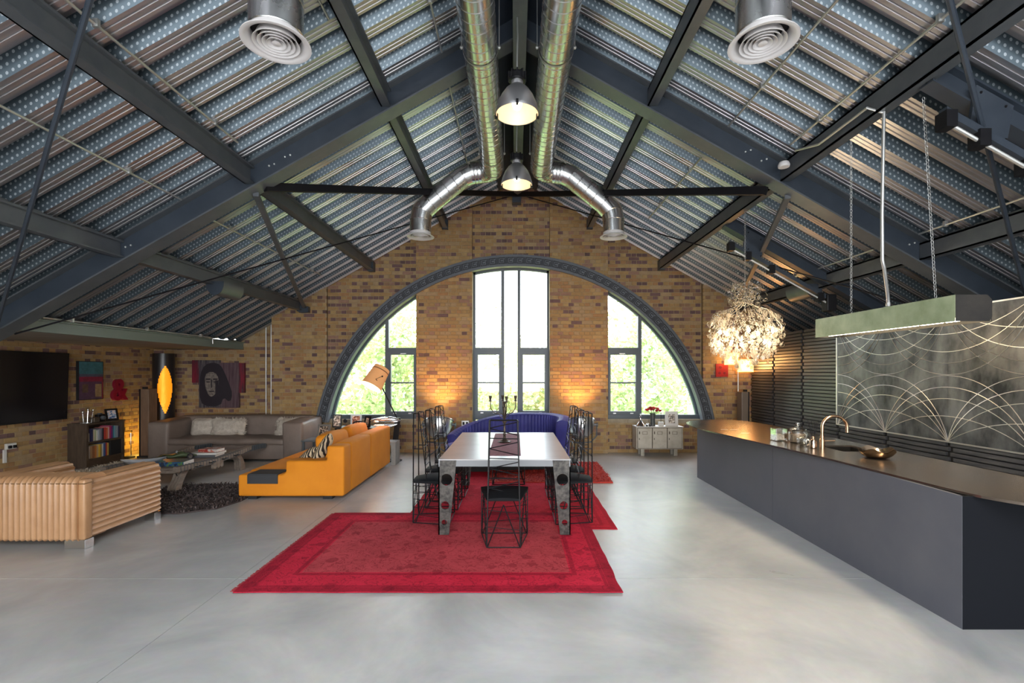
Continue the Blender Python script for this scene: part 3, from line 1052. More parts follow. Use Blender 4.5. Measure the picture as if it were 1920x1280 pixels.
jar = thing('glass_jar', 'tall square glass box of dark filling, leftmost of the jars on the island', 'jar', (3.06, 5.62, .891))
part('body', MB().rbox(3.0, 3.13, 5.56, 5.69, .892, 1.04, .008, 2), M_CLEAR, jar)
part('filling', MB().rbox(3.012, 3.118, 5.572, 5.678, .9, .975, .01, 2, 6, .02), mat('jar_filling', (.3, .22, .15), .8, col2=(.75, .7, .62), scale=40, amt=1), jar)
jar = thing('glass_jar', 'round lidded glass jar of brown filling, biggest of the jars on the island', 'jar', (3.2, 5.55, .891))
part('body', MB().lathe([(.02, 0), (.085, .004), (.095, .03), (.095, .12), (.075, .14)], (3.215, 5.5, .892), 20), M_CLEAR, jar, smooth=True)
part('filling', MB().lathe([(.01, .006), (.082, .008), (.086, .03), (.086, .09), (.01, .1)], (3.215, 5.5, .892), 16), mat('shell_filling', (.22, .13, .07), .7, col2=(.6, .48, .35), scale=35, amt=1), jar)
part('lid', MB().lathe([(.083, .14), (.086, .15), (.05, .17), (.014, .18), (.012, .19), (.022, .205), (.02, .222), (.002, .23)], (3.215, 5.5, .892), 20), M_CLEAR, jar, smooth=True)
jar = thing('glass_bowl', 'low cut-glass bowl in front of the round lidded jar on the island', 'bowl', (3.16, 5.27, .891))
part('body', MB().lathe([(.03, 0), (.07, .004), (.09, .03), (.092, .065), (.084, .066), (.08, .03), (.02, .01)], (3.17, 5.27, .892), 18), M_CLEAR, jar, smooth=True)
part('lid', MB().lathe([(.092, .067), (.08, .085), (.03, .1), (.012, .105), (.02, .125), (.002, .132)], (3.17, 5.27, .892), 18), M_CLEAR, jar, smooth=True)
df = thing('reed_diffuser', 'bronze reed diffuser bottle with black sticks left of the tap', 'diffuser', (3.13, 5.1, .891))
part('bottle', MB().lathe([(.03, 0), (.034, .004), (.034, .07), (.026, .085), (.013, .092), (.013, .1)], (3.13, 5.08, .892), 18), mat('smoked_bronze', (.42, .32, .25), .18, 1), df, smooth=True)
part('collar', MB().lathe([(.016, .1), (.016, .125)], (3.13, 5.08, .892), 14), M_BRONZE, df, smooth=True)
for k in range(6):
    a = k * pi / 3 + .3
    part('reed', MB().tube((3.13, 5.08, .93), (3.13 + .05 * cos(a), 5.08 + .05 * sin(a), 1.16 + .012 * (k % 3)), .002, 4), M_BLACK, df)
def wavy_bowl(c, r, h, wav, thick=.006):
    b = MB()
    def f(u, v):
        a = 2 * pi * u
        t = abs(2 * v - 1)
        inner = v > .5
        rr = r * (.3 + .7 * t ** .8)
        z = h * t ** 2.2 + wav * sin(5 * a + 1) * t ** 3
        return (c[0] + rr * cos(a), c[1] + rr * sin(a), c[2] + z + (thick if inner else 0))
    b.grid(f, 40, 16, cu=True)
    k = 17
    b.f.append(tuple(i * k + 8 for i in range(40)))
    b.m.append(0)
    return b
bw = single('fruit_bowl', wavy_bowl((3.36, 4.5, .891), .15, .075, .016), mat('gold_bronze_bowl', (.52, .40, .28), .16, 1.0),
            'wavy-edged gold bronze bowl standing on the worktop near the sink', 'bowl', smooth=True)

# ------------------------------------------------------------------ long pendant over the island
M_PAT = mat('verdigris_brass', (0.27, 0.33, 0.19), 0.5, 0.2, col2=(0.50, 0.57, 0.37), scale=3.5, amt=0.6, detail=7)
M_OXB = mat('oxidised_end', (0.012, 0.011, 0.011), 0.55, 0.0, col2=(0.03, 0.026, 0.022), scale=6)
lp = thing('linear_pendant', 'long verdigris box pendant lamp hanging on chains over the island', 'pendant lamp', (3.28, 4.25, 2.05))
LX0, LX1, LY0, LY1, LZ0, LZ1 = 3.15, 3.41, 3.46, 5.07, 2.05, 2.24
ch = .035
prof = [(LX0, LZ0), (LX0, LZ1 - .004), (LX0 + .01, LZ1), (LX1 - ch, LZ1), (LX1, LZ1 - ch), (LX1, LZ0 + ch), (LX1 - .02, LZ0)]
n = len(prof)
nseg = 6
for k in range(nseg):
    y0, y1 = LY0 + (LY1 - LY0) * k / nseg, LY0 + (LY1 - LY0) * (k + 1) / nseg
    part('side_sheet', MB().box(LX0 - .003, LX0, y0 + .0008, y1 - .0008, LZ0, LZ1), M_PAT, lp)
b = MB()
b.prism([(LX0, LZ1 - .006), (LX1 - ch, LZ1 - .006), (LX1 - ch, LZ1), (LX0, LZ1)], 'y', LY0, LY1)
b.prism([(LX1 - ch, LZ1), (LX1, LZ1 - ch), (LX1, LZ0), (LX1 - .006, LZ0), (LX1 - .006, LZ1 - ch), (LX1 - ch, LZ1 - .006)], 'y', LY0, LY1)
part('casing', b, M_OXB, lp)
for y0, y1 in ((LY0 - .004, LY0), (LY1, LY1 + .004)):
    part('end_plate', MB().prism(prof, 'y', y0, y1), M_OXB, lp)
b = MB()
for k in range(7):
    y = LY0 + .12 + k * (LY1 - LY0 - .24) / 6
    o = part('light_tube', MB().tube((3.28, y - .1, 2.075), (3.28, y + .1, 2.075), .014, 8), glow('tube_glow', (1, .80, .52), 14), lp)
l = area('linear_pendant_light', (3.28, 4.26, 2.043), (0, 0, 0), .2, 1.5, 20, (1, .82, .58))
b = MB()
def chain(p, q, lw=.010, pitch=.026, r=.0022):
    p, q = Vector(p), Vector(q)
    d = q - p
    n = max(2, int(d.length / pitch))
    b = MB()
    for i in range(n):
        c = p + d * ((i + .5) / n)
        ex = Vector((1, 0, 0)) if i % 2 else Vector((0, 1, 0))
        dn = d.normalized()
        pts = [c + ex * (lw * cos(a)) + dn * (pitch * .68 * sin(a)) for a in [2 * pi * k / 6 for k in range(6)]]
        b.path(pts, r, 4, closed=True)
    return b
part('chain', chain((3.28, 3.77, LZ1), (3.14, 3.72, 3.80)), M_COND, lp)
part('chain', chain((3.28, 4.72, LZ1), (3.07, 4.42, 3.80)), M_COND, lp)
part('cable_conduit', MB().path([(3.05, 4.0, 3.84), (3.05, 4.02, 3.0), (3.06, 4.03, 2.62), (3.1, 4.06, 2.55), (3.22, 4.18, 2.36), (3.24, 4.2, 2.3), (3.24, 4.2, LZ1)], .013, 8), M_COND, lp, smooth=True)
part('cable_gland', MB().lathe([(.035, 0), (.035, .012), (.018, .018), (.018, .05)], (3.24, 4.2, LZ1), 12), M_COND, lp)
for y in (3.77, 4.72):
    part('eye_bolt', MB().lathe([(.012, 0), (.012, .02)], (3.28, y, LZ1), 8), M_BLACK, lp)

# ------------------------------------------------------------------ chandelier
cc = Vector((3.07, 6.46, 2.17))
cd = thing('chandelier', 'round chandelier of clear glass discs hanging from a chain near the slatted wall', 'chandelier', (3.07, 6.46, 1.72))
part('chain', chain((3.07, 6.46, 2.5), (3.07, 6.46, 3.86)), M_COND, cd)
rr = random.Random(3)
M_ARM = mat('dull_nickel', (.42, .38, .32), .35, .9)
for k in range(14):
    a = 2 * pi * k / 14
    pts = [(cc.x + r * cos(a + .2 * t), cc.y + r * sin(a + .2 * t), cc.z + z) for t, (r, z) in enumerate(((.03, .46), (.12, .40), (.3, .33), (.44, .12), (.43, -.05)))]
    part('arm', MB().path(pts, .0028, 5), M_ARM, cd, smooth=True)
discs = []
for k in range(3):
    b = MB().lathe([(.002, -.006), (.019 + .005 * k, -.004), (.023 + .005 * k, 0), (.019 + .005 * k, .004), (.002, .006)], (0, 0, 0), 9, Matrix.Rotation(pi / 2, 3, 'X'))
    discs.append(mesh('glass_disc', b, M_CRYS, True))
loops = mesh('glass_loop', MB().path([(.03 * cos(a), 0, .03 * sin(a)) for a in [2 * pi * k / 10 for k in range(10)]], .0045, 5, closed=True), M_CRYS, True)
for i in range(300):
    if i < 190:                       # body: a squashed globe
        u = rr.uniform(-1.2, .75)
        rad = .46 * sqrt(max(.12, 1 - abs(u) ** 3)) * rr.uniform(.82, 1.03)
        z = cc.z + .02 + u * .38
        if u < -.2:
            rad *= 1 - .35 * (-u - .2)
        me = discs[rr.randrange(3)] if u < .2 or rr.random() < .4 else loops
    elif i < 262:                     # inner strings
        u = rr.uniform(-.9, .5)
        rad = rr.uniform(.1, .36)
        z = cc.z + u * .4
        me = discs[rr.randrange(3)]
    else:                             # loose tuft around the chain
        rad = rr.uniform(.02, .2)
        z = cc.z + rr.uniform(.42, .72) - rad * .3
        me = loops
    a = rr.uniform(0, 2 * pi)
    inst('glass_drop', me, cd, (cc.x + rad * cos(a), cc.y + rad * sin(a), z), (rr.uniform(-.5, .5), rr.uniform(-.4, .4), rr.uniform(0, pi)))
b = MB()
for i in range(900):
    u = rr.uniform(-.8, .85)
    rad = .45 * sqrt(1 - abs(u) ** 3) * rr.uniform(.6, 1.04)
    a = rr.uniform(0, 2 * pi)
    c = Vector((cc.x + rad * cos(a), cc.y + rad * sin(a), cc.z + .03 + u * .37))
    if i > 760:
        c = Vector((cc.x + rr.uniform(-.2, .2), cc.y + rr.uniform(-.2, .2), cc.z + rr.uniform(.4, .72)))
    M = Matrix.Rotation(rr.uniform(0, 6), 3, 'Z') @ Matrix.Rotation(rr.uniform(-.6, .6), 3, 'X')
    b.path([c + M @ Vector((.022 * cos(t), 0, .026 * sin(t))) for t in [2 * pi * k / 6 for k in range(6)]], .003, 3, closed=True)
part('glass_loops', b, M_CRYS, cd, kind='stuff', smooth=True)
for k in range(10):
    a = 2 * pi * k / 10
    z = cc.z + (.06 if k % 2 else -.09)
    p = (cc.x + .33 * cos(a), cc.y + .33 * sin(a), z)
    bulb = part('bulb', MB().lathe([(.002, -.035), (.014, -.025), (.02, -.008), (.014, .012), (.008, .025), (.002, .026)], p, 10), glow('chandelier_bulb', (1, .80, .52), 55), cd, smooth=True)
    part('holder', MB().lathe([(.009, .02), (.009, .06)], p, 8), M_ARM, cd)
pl = bpy.data.lights.new('chandelier_light', 'POINT')
pl.energy, pl.color, pl.shadow_soft_size = 14, (1, .74, .44), .22
plo = bpy.data.objects.new('chandelier_light', pl)
plo.location = (cc.x, cc.y, cc.z)
COL.objects.link(plo)

# ------------------------------------------------------------------ ducts, diffusers, pendants
def rings_path(pts, r, n=28, step=.13, lip=.004):
    """round duct along straight runs with raised seams"""
    P, rs = [], []
    pts = [Vector(p) for p in pts]
    for i in range(len(pts) - 1):
        L = (pts[i + 1] - pts[i]).length
        k = max(1, int(round(L / step)))
        for j in range(k):
            q = pts[i] + (pts[i + 1] - pts[i]) * (j / k)
            d = (pts[i + 1] - pts[i]).normalized()
            P += [q, q + d * .006, q + d * .012]
            rs += [r, r + lip, r]
    P.append(pts[-1])
    rs.append(r)
    b = MB()
    b.path(P, rs, n, cap=False)
    return b
def arc3(c, u, v, r, a0, a1, n):
    return [Vector(c) + (Vector(u) * cos(a0 + (a1 - a0) * i / n) + Vector(v) * sin(a0 + (a1 - a0) * i / n)) * r for i in range(n + 1)]
dr = .172
def diffuser(T, x, y, z):
    T = part('outer_ring', MB().lathe([(.168, .07), (.168, .02), (.19, .008), (.222, -.006), (.222, -.012), (.205, -.014), (.178, .0), (.160, .03), (.160, .07)], (x, y, z), 40, cap=False), M_DIFF, T, smooth=True)
    for r in (.137, .107, .078, .05):
        part('cone_ring', MB().lathe([(r - .016, .045), (r, .004), (r + .012, -.012), (r + .012, -.015), (r + .004, -.012), (r - .012, .01), (r - .02, .045)], (x, y, z), 36, cap=False), M_DIFF, T, smooth=True)
    part('centre_cone', MB().lathe([(.004, .03), (.012, .01), (.03, -.012), (.002, -.016)], (x, y, z), 24, cap=False), M_DIFF, T, smooth=True)
    part('dark_throat', MB().lathe([(.158, .075), (.002, .076)], (x, y, z), 24, cap=False), M_BLACKM, T)
for sd, lab in ((-1, 'left'), (1, 'right')):
    x0 = .03 + sd * .385
    T = thing('spiral_duct', 'long spiral-seamed silver ventilation duct along the %s of the ridge, with a bent branch' % lab, 'duct', (x0, 4, 4.8))
    part('main_run', rings_path([(x0, -3.5, 4.97), (x0, 7.72, 4.97)], dr), M_GALV, T, smooth=True, angle=22)
    xb = .03 + sd * 1.58
    yb = 7.93
    el = arc3((x0 + sd * .2, 7.72, 4.97), (-sd, 0, 0), (0, 1, 0), .2, 0, pi / 2, 5)
    part('elbow', rings_path(el, dr + .002, step=.06), M_GALV, T, smooth=True, angle=22)
    pts = [Vector((x0 + sd * .2, 7.92, 4.97)), Vector((x0 + sd * .36, 7.92, 4.95))]
    pts2 = [pts[-1], Vector((x0 + sd * .50, 7.92, 4.89)), Vector((xb - sd * .16, 7.92, 4.46)), Vector((xb - sd * .03, 7.92, 4.33)), Vector((xb, 7.92, 4.18)), Vector((xb, 7.92, 3.98))]
    part('collar', rings_path(pts, dr + .006, step=.05), M_GALV, T, smooth=True, angle=22)
    part('branch', rings_path(pts2, dr, step=.16), M_GALV, T, smooth=True, angle=22)
    diffuser(T, xb, 7.92, 3.915)
    for y in (4.92, 7.3):
        part('hanger_strap', MB().lathe([(dr + .006, -.012), (dr + .008, 0), (dr + .006, .012)], (x0, y, 4.97), 28, Matrix.Rotation(pi / 2, 3, 'X'), cap=False), M_COND, T, smooth=True)
        for s2 in (-1, 1):
            part('hanger_bolt', MB().sphere((x0 + s2 * (dr + .02), y, 4.99), .018, 8, 5), M_COND, T)
            part('hanger_rod', MB().tube((x0 + s2 * (dr + .02), y, 4.97), (x0 + s2 * (dr + .02), y, zroof(x0 + s2 * .19)), .005, 5), M_COND, T)
    xd = .03 + sd * 1.655
    V = thing('ceiling_diffuser', 'large round ringed air diffuser on a short silver drop duct, upper %s of the room' % lab, 'diffuser', (xd, 3.29, 3.92))
    part('drop_duct', rings_path([(xd, 3.29, 3.98), (xd, 3.29, zroof(xd) + .02)], dr, step=.19), M_GALV, V, smooth=True, angle=22)
    diffuser(V, xd, 3.29, 3.93)

M_REFL = mat('lamp_inner_white', (.50, .42, .31), .4)
for y, lab in ((4.98, 'nearer of the two'), (6.85, 'farther of the two')):
    x, z = .02, 4.345
    T = thing('pendant_lamp', 'brushed aluminium dome pendant lamp on the ridge, ' + lab, 'pendant lamp', (x, y, z))
    part('dome', MB().lathe([(.222, -.006), (.224, .0), (.218, .03), (.2, .1), (.165, .18), (.12, .245), (.075, .285), (.062, .295)], (x, y, z), 40, cap=False), M_ALU, T, smooth=True)
    part('reflector', MB().lathe([(.217, -.004), (.212, .03), (.194, .1), (.16, .178), (.115, .24), (.07, .278), (.002, .28)], (x, y, z), 40, cap=False), M_REFL, T, smooth=True)
    part('neck', MB().lathe([(.062, .29), (.062, .345)], (x, y, z), 20), M_ALU, T, smooth=True)
    b = MB().lathe([(.085, .335), (.088, .345), (.088, .40), (.07, .42), (.03, .425)], (x, y, z), 20)
    for k in range(10):
        a = 2 * pi * k / 10
        b.box(-.008, .008, .06, .096, .345, .425, Matrix.Translation((x, y, z)) @ Matrix.Rotation(a, 4, 'Z'))
    part('gear_housing', b, M_BLACK, T)
    for a in (.25, pi - .25, pi * 1.5):
        part('clip', MB().box(-.012, .012, .205, .235, -.02, .03, Matrix.Translation((x, y, z)) @ Matrix.Rotation(a - pi / 2, 4, 'Z')), M_BLACK, T)
    part('suspension_rod', MB().path([(x, y, z + .42), (x, y, z + .6), (x + .005, y, z + .8), (x, y, 5.34)], .009, 8), M_COND, T, smooth=True)
    part('bulb', MB().sphere((x, y, z + .12), .055, 16, 10, (1, 1, 1.5)), glow('pendant_bulb', (1, .86, .62), 7), T, smooth=True)
    pl = bpy.data.lights.new('pendant_light', 'POINT')
    pl.energy, pl.color, pl.shadow_soft_size = 1.6, (1, .84, .6), .05
    o = bpy.data.objects.new('pendant_light', pl)
    o.location = (x, y, z + .02)
    COL.objects.link(o)

# tracks, uplighters, detector on the roof steel
for y, lab, gl in ((3.6, 'nearer black folding track under the right roof slope', .0), (7.1, 'farther black folding track under the right roof slope', .0)):
    T = thing('roof_track', lab, 'track', (3.6, y, 3.2))
    def rz(x, d):
        return zroof(x) - d
    b = MB()
    for t0, t1, y0, y1 in ((.20, .215, y - .06, y + .06), (.02, .035, y - .06, y + .06), (.02, .21, y - .006, y + .006)):
        b.prism([(3.06, rz(3.06, t0)), (5.5, rz(5.5, t0)), (5.5, rz(5.5, t1)), (3.06, rz(3.06, t1))], 'y', y0, y1)
    part('trimmer_beam', b, M_NAVY, T)
    b = MB().prism([(3.35, rz(3.35, .1)), (3.62, rz(3.62, .1)), (3.56, rz(3.56, .46)), (3.30, rz(3.30, .42))], 'y', y - .09, y - .065)
    part('bracket_plate', b, M_NAVY, T)
    for x in (3.38, 3.56):
        for d in (.14, .38):
            part('bolt', MB().sphere((x, y - .092, rz(x, d)), .01, 6, 4), M_BLACK, T)
    x1 = 4.55
    b = MB()
    b.prism([(3.10, rz(3.1, .42)), (x1, rz(x1, .42)), (x1, rz(x1, .48)), (3.10, rz(3.1, .48))], 'y', y - .13, y - .06)
    part('track_rail', b, M_NAVY, T)
    part('guide_tube', MB().tube((3.16, y - .12, rz(3.16, .53)), (x1, y - .12, rz(x1, .53)), .014, 8), M_COND, T)
    for x in (3.12, 3.36, 3.7, 4.4):
        part('carriage', MB().box(x - .04, x + .04, y - .15, y - .05, rz(x, .56), rz(x, .44)), M_BLACK, T)
    part('motor_box', MB().rbox(4.48, 4.62, y - .16, y - .02, rz(4.55, .62), rz(4.55, .38), .015, 2), M_BLACK, T)
for sd, y in ((-1, 7.35), (1, 7.55)):
    x = -4.40 if sd < 0 else 4.5
    z = zroof(x) - .36
    T = thing('uplighter', 'curved grey steel uplighter clamped to the lower %s purlin' % ('left' if sd < 0 else 'right'), 'uplighter', (x, y, z - .1))
    pts = [(y - .28, z + .16), (y + .28, z + .16)]
    b = MB()
    prof = [(x + sd * -.13 + .26 * 0, z + .16)] + [(x - sd * .13 * cos(a), z + .13 - .17 * sin(a)) for a in [pi * k / 12 for k in range(13)]] + [(x + sd * .13, z + .16)]
    inner = [(x + (px - x) * .93, z + .13 + (pz - z - .13) * .93 + .003) for px, pz in prof]
    b.prism(prof + inner[::-1], 'y', y - .26, y + .26)
    part('shell', b, M_STEEL, T, smooth=True)
    part('end_cap', MB().prism(prof, 'y', y - .268, y - .26), M_NAVY, T)
    part('end_cap', MB().prism(prof, 'y', y + .26, y + .268), M_NAVY, T)
single('smoke_detector', MB().lathe([(.055, 0), (.06, .02), (.05, .05), (.045, .055)], (2.9, 5.22, 3.90), 20), M_DIFF, 'small round white smoke detector by the right rafter', 'smoke detector', True)

# ------------------------------------------------------------------ rugs
M_RUG1 = rug_mat('faded_red_rug', 0, 0, 1.48, 1.045, .36, (0.50, 0.062, 0.078), (0.60, 0.022, 0.055), (0.18, 0.006, 0.018))
M_RUG2 = rug_mat('crimson_rug', 0, 0, 1.18, 1.73, .16, (0.62, 0.024, 0.050), (0.58, 0.018, 0.042), (0.34, 0.008, 0.02))
def rug(name, x0, x1, y0, y1, m, label, th, z=.001, nx=70, ny=50, wav=.0, seed=0):
    def f(u, v):
        x, y = x0 + (x1 - x0) * u, y0 + (y1 - y0) * v
        ex, ey = 0, 0
        if v in (0, 1):
            ey = .010 * noise.noise(Vector((x * 4, seed, 0)))
        if u in (0, 1):
            ex = .012 * noise.noise(Vector((y * 4, seed + 5, 0)))
        h = th + wav * max(0, noise.noise(Vector((x * 1.2, y * 5, seed)))) * (1 if .03 < u < .97 and .03 < v < .97 else 0)
        return (x + ex, y + ey, z + h)
    b = MB().grid(f, nx, ny)
    top = len(b.v)
    b.grid(lambda u, v: tuple(Vector(f(u, v)) * 1)[:2] + (z,), nx, ny)
    def idx(i, j):
        return i * (ny + 1) + j
    rim = [idx(i, 0) for i in range(nx)] + [idx(nx, j) for j in range(ny)] + [idx(i, ny) for i in range(nx, 0, -1)] + [idx(0, j) for j in range(ny, 0, -1)]
    n = len(rim)
    b.add([], [])
    b.f += [(rim[i], rim[(i + 1) % n], rim[(i + 1) % n] + top, rim[i] + top) for i in range(n)]
    b.m += [0] * n
    cx, cy = (x0 + x1) / 2, (y0 + y1) / 2
    T = thing(name, label, 'rug', (cx, cy, 0))
    part('pile', b, m, T, smooth=True)
    return T
r1 = rug('rug', -2.15, .82, 3.68, 5.77, M_RUG1, 'big faded red patterned rug with a darker border in front of the dining table', .007, .008, wav=.004, seed=2)
f = MB()
rr = random.Random(11)
for k in range(150):
    x = -2.15 + 2.97 * k / 150
    for yy, s in ((3.68, -1), (5.77, 1)):
        pass
for k in range(200):
    y = 3.7 + 2.05 * k / 200
    f.beam((-2.15, y, .012), (-2.18 + rr.uniform(-.006, .006), y + rr.uniform(-.008, .008), .010), .006, .003)
part('fringe', f, mat('rug_fringe', (.34, .03, .04), .9), r1, kind='stuff')
r2 = rug('rug', -1.26, 1.10, 5.19, 8.65, M_RUG2, 'plain bright crimson rug lying under the dining table', .006, .001, seed=4)

def shag(name, label, outline, hgt, cols, n, seed, lw=.006, group=None):
    """deep pile rug: a backing and thousands of bent tufts"""
    rr = random.Random(seed)
    xs, ys_ = [p[0] for p in outline], [p[1] for p in outline]
    T = thing(name, label, 'rug', (sum(xs) / len(xs), sum(ys_) / len(ys_), 0))
    part('backing', MB().prism(outline, 'z', .002, .02), cols[0], T)
    def inside(x, y):
        c = False
        j = len(outline) - 1
        for i in range(len(outline)):
            (xi, yi), (xj, yj) = outline[i], outline[j]
            if (yi > y) != (yj > y) and x < (xj - xi) * (y - yi) / (yj - yi) + xi:
                c = not c
            j = i
        return c
    b = MB()
    k = 0
    while k < n:
        x, y = rr.uniform(min(xs), max(xs)), rr.uniform(min(ys_), max(ys_))
        if not inside(x, y):
            continue
        k += 1
        a, t = rr.uniform(0, 2 * pi), rr.uniform(.5, 1.2)
        d = Vector((cos(a), sin(a), 0))
        s = Vector((-sin(a), cos(a), 0)) * lw
        h = hgt * rr.uniform(.6, 1.1)
        p0, p1, p2 = Vector((x, y, .012)), Vector((x, y, h * .75)) + d * h * .5 * t, Vector((x, y, h * .85 + rr.uniform(-.4, .1) * h)) + d * h * 1.25 * t
        b.cur = rr.randrange(len(cols))
        b.add([p0 - s, p0 + s, p1 + s * .8, p1 - s * .8, p2], [(0, 1, 2, 3), (3, 2, 4)])
    part('tufts', b, cols, T, kind='stuff')
    return T
M_SH1 = [mat('shag_brown%d' % i, c, .8) for i, c in enumerate(((.045, .03, .028), (.09, .062, .056), (.022, .016, .017), (.15, .115, .11)))]
shag('shag_rug', 'dark brown shaggy rug between the tan sofa and the orange sofa', [(-5.05, 5.78), (-4.0, 5.74), (-3.68, 5.95), (-3.58, 6.3), (-3.6, 7.05), (-4.2, 7.2), (-5.0, 7.12)], .07, M_SH1, 7000, 5, .009)
M_SH2 = [mat('shag_red%d' % i, c, .8) for i, c in enumerate(((.50, .035, .02), (.58, .06, .035), (.40, .02, .02)))]
shag('shag_rug', 'orange-red shaggy rug behind the dining table', [(-.42, 7.4), (1.49, 7.36), (1.53, 9.0), (-.4, 9.0)], .05, M_SH2, 6500, 6, .008)
M_SH3 = [mat('shag_cream%d' % i, c, .85) for i, c in enumerate(((.66, .58, .47), (.75, .68, .56)))]
shag('shag_rug', 'cream long-pile rug on the floor before the bookcase', [(-7.3, 7.3), (-5.9, 7.2), (-5.95, 8.7), (-7.3, 8.9)], .09, M_SH3, 3500, 8, .008)

# ------------------------------------------------------------------ dining table
M_TTOP = mat('brushed_steel_top', (.52, .53, .55), .3, .1, col2=(.44, .45, .47), scale=2, rvar=.05)
M_LEG = mat('mottled_raw_steel', (.016, .015, .014), .45, .3, col2=(.085, .078, .07), scale=22, amt=.45, detail=8)
TX0, TX1, TY0, TY1, TZ = -.79, .57, 4.96, 7.2, .795
dt = thing('dining_table', 'long steel dining table on tapered pierced plate legs', 'table', ((TX0 + TX1) / 2, 6.08, 0))
part('tabletop', MB().rbox(TX0, TX1, TY0, TY1, TZ - .012, TZ, .003, 1), M_TTOP, dt)
b = MB()
for q in ((TX0 + .004, TX1 - .004, TY0 + .004, TY0 + .016), (TX0 + .004, TX1 - .004, TY1 - .016, TY1 - .004), (TX0 + .004, TX0 + .016, TY0, TY1), (TX1 - .016, TX1 - .004, TY0, TY1)):
    b.box(*q, TZ - .075, TZ - .012)
part('apron', b, mat('apron_grey', (.20, .215, .235), .4), dt)
def leg_plate(b, org, ax, sgn, w0, w1, h, th, nrm):
    """tapered plate with three round holes: cells between outline and holes"""
    holes = [(.5, .565, .06), (.5, .30, .042), (.5, .125, .029)]
    N = 26
    def width(z):
        return w1 + (w0 - w1) * z / h
    def pt(u, z, t):
        p = Vector(org) + Vector(ax) * (sgn * u) + Vector((0, 0, z)) + Vector(nrm) * t
        return p
    # strips: build as stacked bands; around a hole use a ring of quads to the enclosing rectangle
    bands = []
    zc = [0]
    for fx, z0, r in sorted(holes, key=lambda q: q[1]):
        zc += [z0 - r * 1.25, z0 + r * 1.25]
    zc.append(h)
    hs = sorted(holes, key=lambda q: q[1])
    for t in (0, th):
        for i in range(len(zc) - 1):
            z0, z1 = zc[i], zc[i + 1]
            if i % 2 == 0:
                b.add([pt(0, z0, t), pt(width(z0), z0, t), pt(width(z1), z1, t), pt(0, z1, t)], [(0, 1, 2, 3)])
            else:
                fx, hz, r = hs[i // 2]
                cx = width(hz) * fx
                vin, vout = [], []
                for k in range(N):
                    a = 2 * pi * k / N
                    vin.append(pt(cx + r * cos(a), hz + r * sin(a), t))
                    dx, dz = cos(a), sin(a)
                    best = 9
                    if dz > 1e-6:
                        best = min(best, (z1 - hz) / dz)
                    if dz < -1e-6:
                        best = min(best, (z0 - hz) / dz)
                    if dx < -1e-6:
                        best = min(best, -cx / dx)
                    if dx > 1e-6:
                        sl = (w0 - w1) / h
                        den = dx - sl * dz
                        if den > 1e-6:
                            best = min(best, (width(hz) - cx) / den)
                    vout.append(pt(cx + dx * best, hz + dz * best, t))
                b.add(vin + vout, [(k, (k + 1) % N, N + (k + 1) % N, N + k) for k in range(N)])
                for (cu, cz) in ((0, z0), (width(z0), z0), (width(z1), z1), (0, z1)):
                    c = pt(cu, cz, t)
                    ds = sorted(range(N), key=lambda k: (vout[k] - c).length)[:2]
                    b.add([c, vout[ds[0]], vout[ds[1]]], [(0, 1, 2)])
    for fx, hz, r in hs:
        cx = width(hz) * fx
        vs = []
        for t in (0, th):
            vs += [pt(cx + r * cos(2 * pi * k / N), hz + r * sin(2 * pi * k / N), t) for k in range(N)]
        b.add(vs, [(k, (k + 1) % N, N + (k + 1) % N, N + k) for k in range(N)])
    for us in ((0, 0), (w1, w0)):
        b.add([pt(us[0], 0, 0), pt(us[1], h, 0), pt(us[1], h, th), pt(us[0], 0, th)], [(0, 1, 2, 3)])
    b.add([pt(0, 0, 0), pt(w1, 0, 0), pt(w1, 0, th), pt(0, 0, th)], [(0, 1, 2, 3)])
for sx, x in ((1, TX0 + .002), (-1, TX1 - .002)):
    for sy, y in ((1, TY0 + .002), (-1, TY1 - .002)):
        b = MB()
        leg_plate(b, (x, y, .02 if sy > 0 else .009), (1, 0, 0), sx, .185, .108, TZ - .03, .012, (0, sy, 0))
        leg_plate(b, (x, y, .02 if sy > 0 else .009), (0, 1, 0), sy, .185, .108, TZ - .03, .012, (sx, 0, 0))
        part('leg', b, M_LEG, dt)
M_RUN = mat('runner_weave', (.42, .20, .24), .85, col2=(.22, .05, .08), scale=14, amt=1, detail=6, stretch=(1.5, 2, 1))
b = MB().box(-.29, .06, 5.18, 7.05, TZ + .001, TZ + .004)
for k in range(40):
    x = -.285 + .34 * k / 39
    b.box(x - .002, x + .002, 5.155, 5.18, TZ + .001, TZ + .003)
single('table_runner', b, M_RUN, 'dusky red woven runner along the middle of the steel table', 'runner')

M_CAN = mat('aged_bronze', (.06, .045, .034), .4, .7, col2=(.13, .10, .08), scale=14)
cx, cy, cz = -.136, 6.15, TZ + .005
cn = thing('candelabra', 'tall aged bronze five-cup candelabra on the table runner', 'candelabra', (cx, cy, cz))
part('base', MB().lathe([(.085, 0), (.088, .006), (.08, .014), (.06, .02), (.04, .032), (.022, .05), (.018, .06)], (cx, cy, cz), 8), M_CAN, cn)
part('stem', MB().lathe([(.018, .06), (.016, .09), (.022, .1), (.014, .12), (.013, .2), (.015, .24), (.03, .26), (.024, .28), (.014, .29), (.02, .33), (.032, .345), (.02, .37), (.014, .4), (.018, .44), (.012, .46)], (cx, cy, cz), 14), M_CAN, cn, smooth=True)
def cup(p, par=None):
    b = MB().lathe([(.008, -.02), (.024, -.012), (.026, -.008), (.012, -.004), (.013, .02), (.018, .028), (.019, .05), (.021, .056), (.016, .056), (.014, .03)], p, 12)
    part('candle_cup', b, M_CAN, par or cn, smooth=True)
cup((cx, cy, cz + .46))
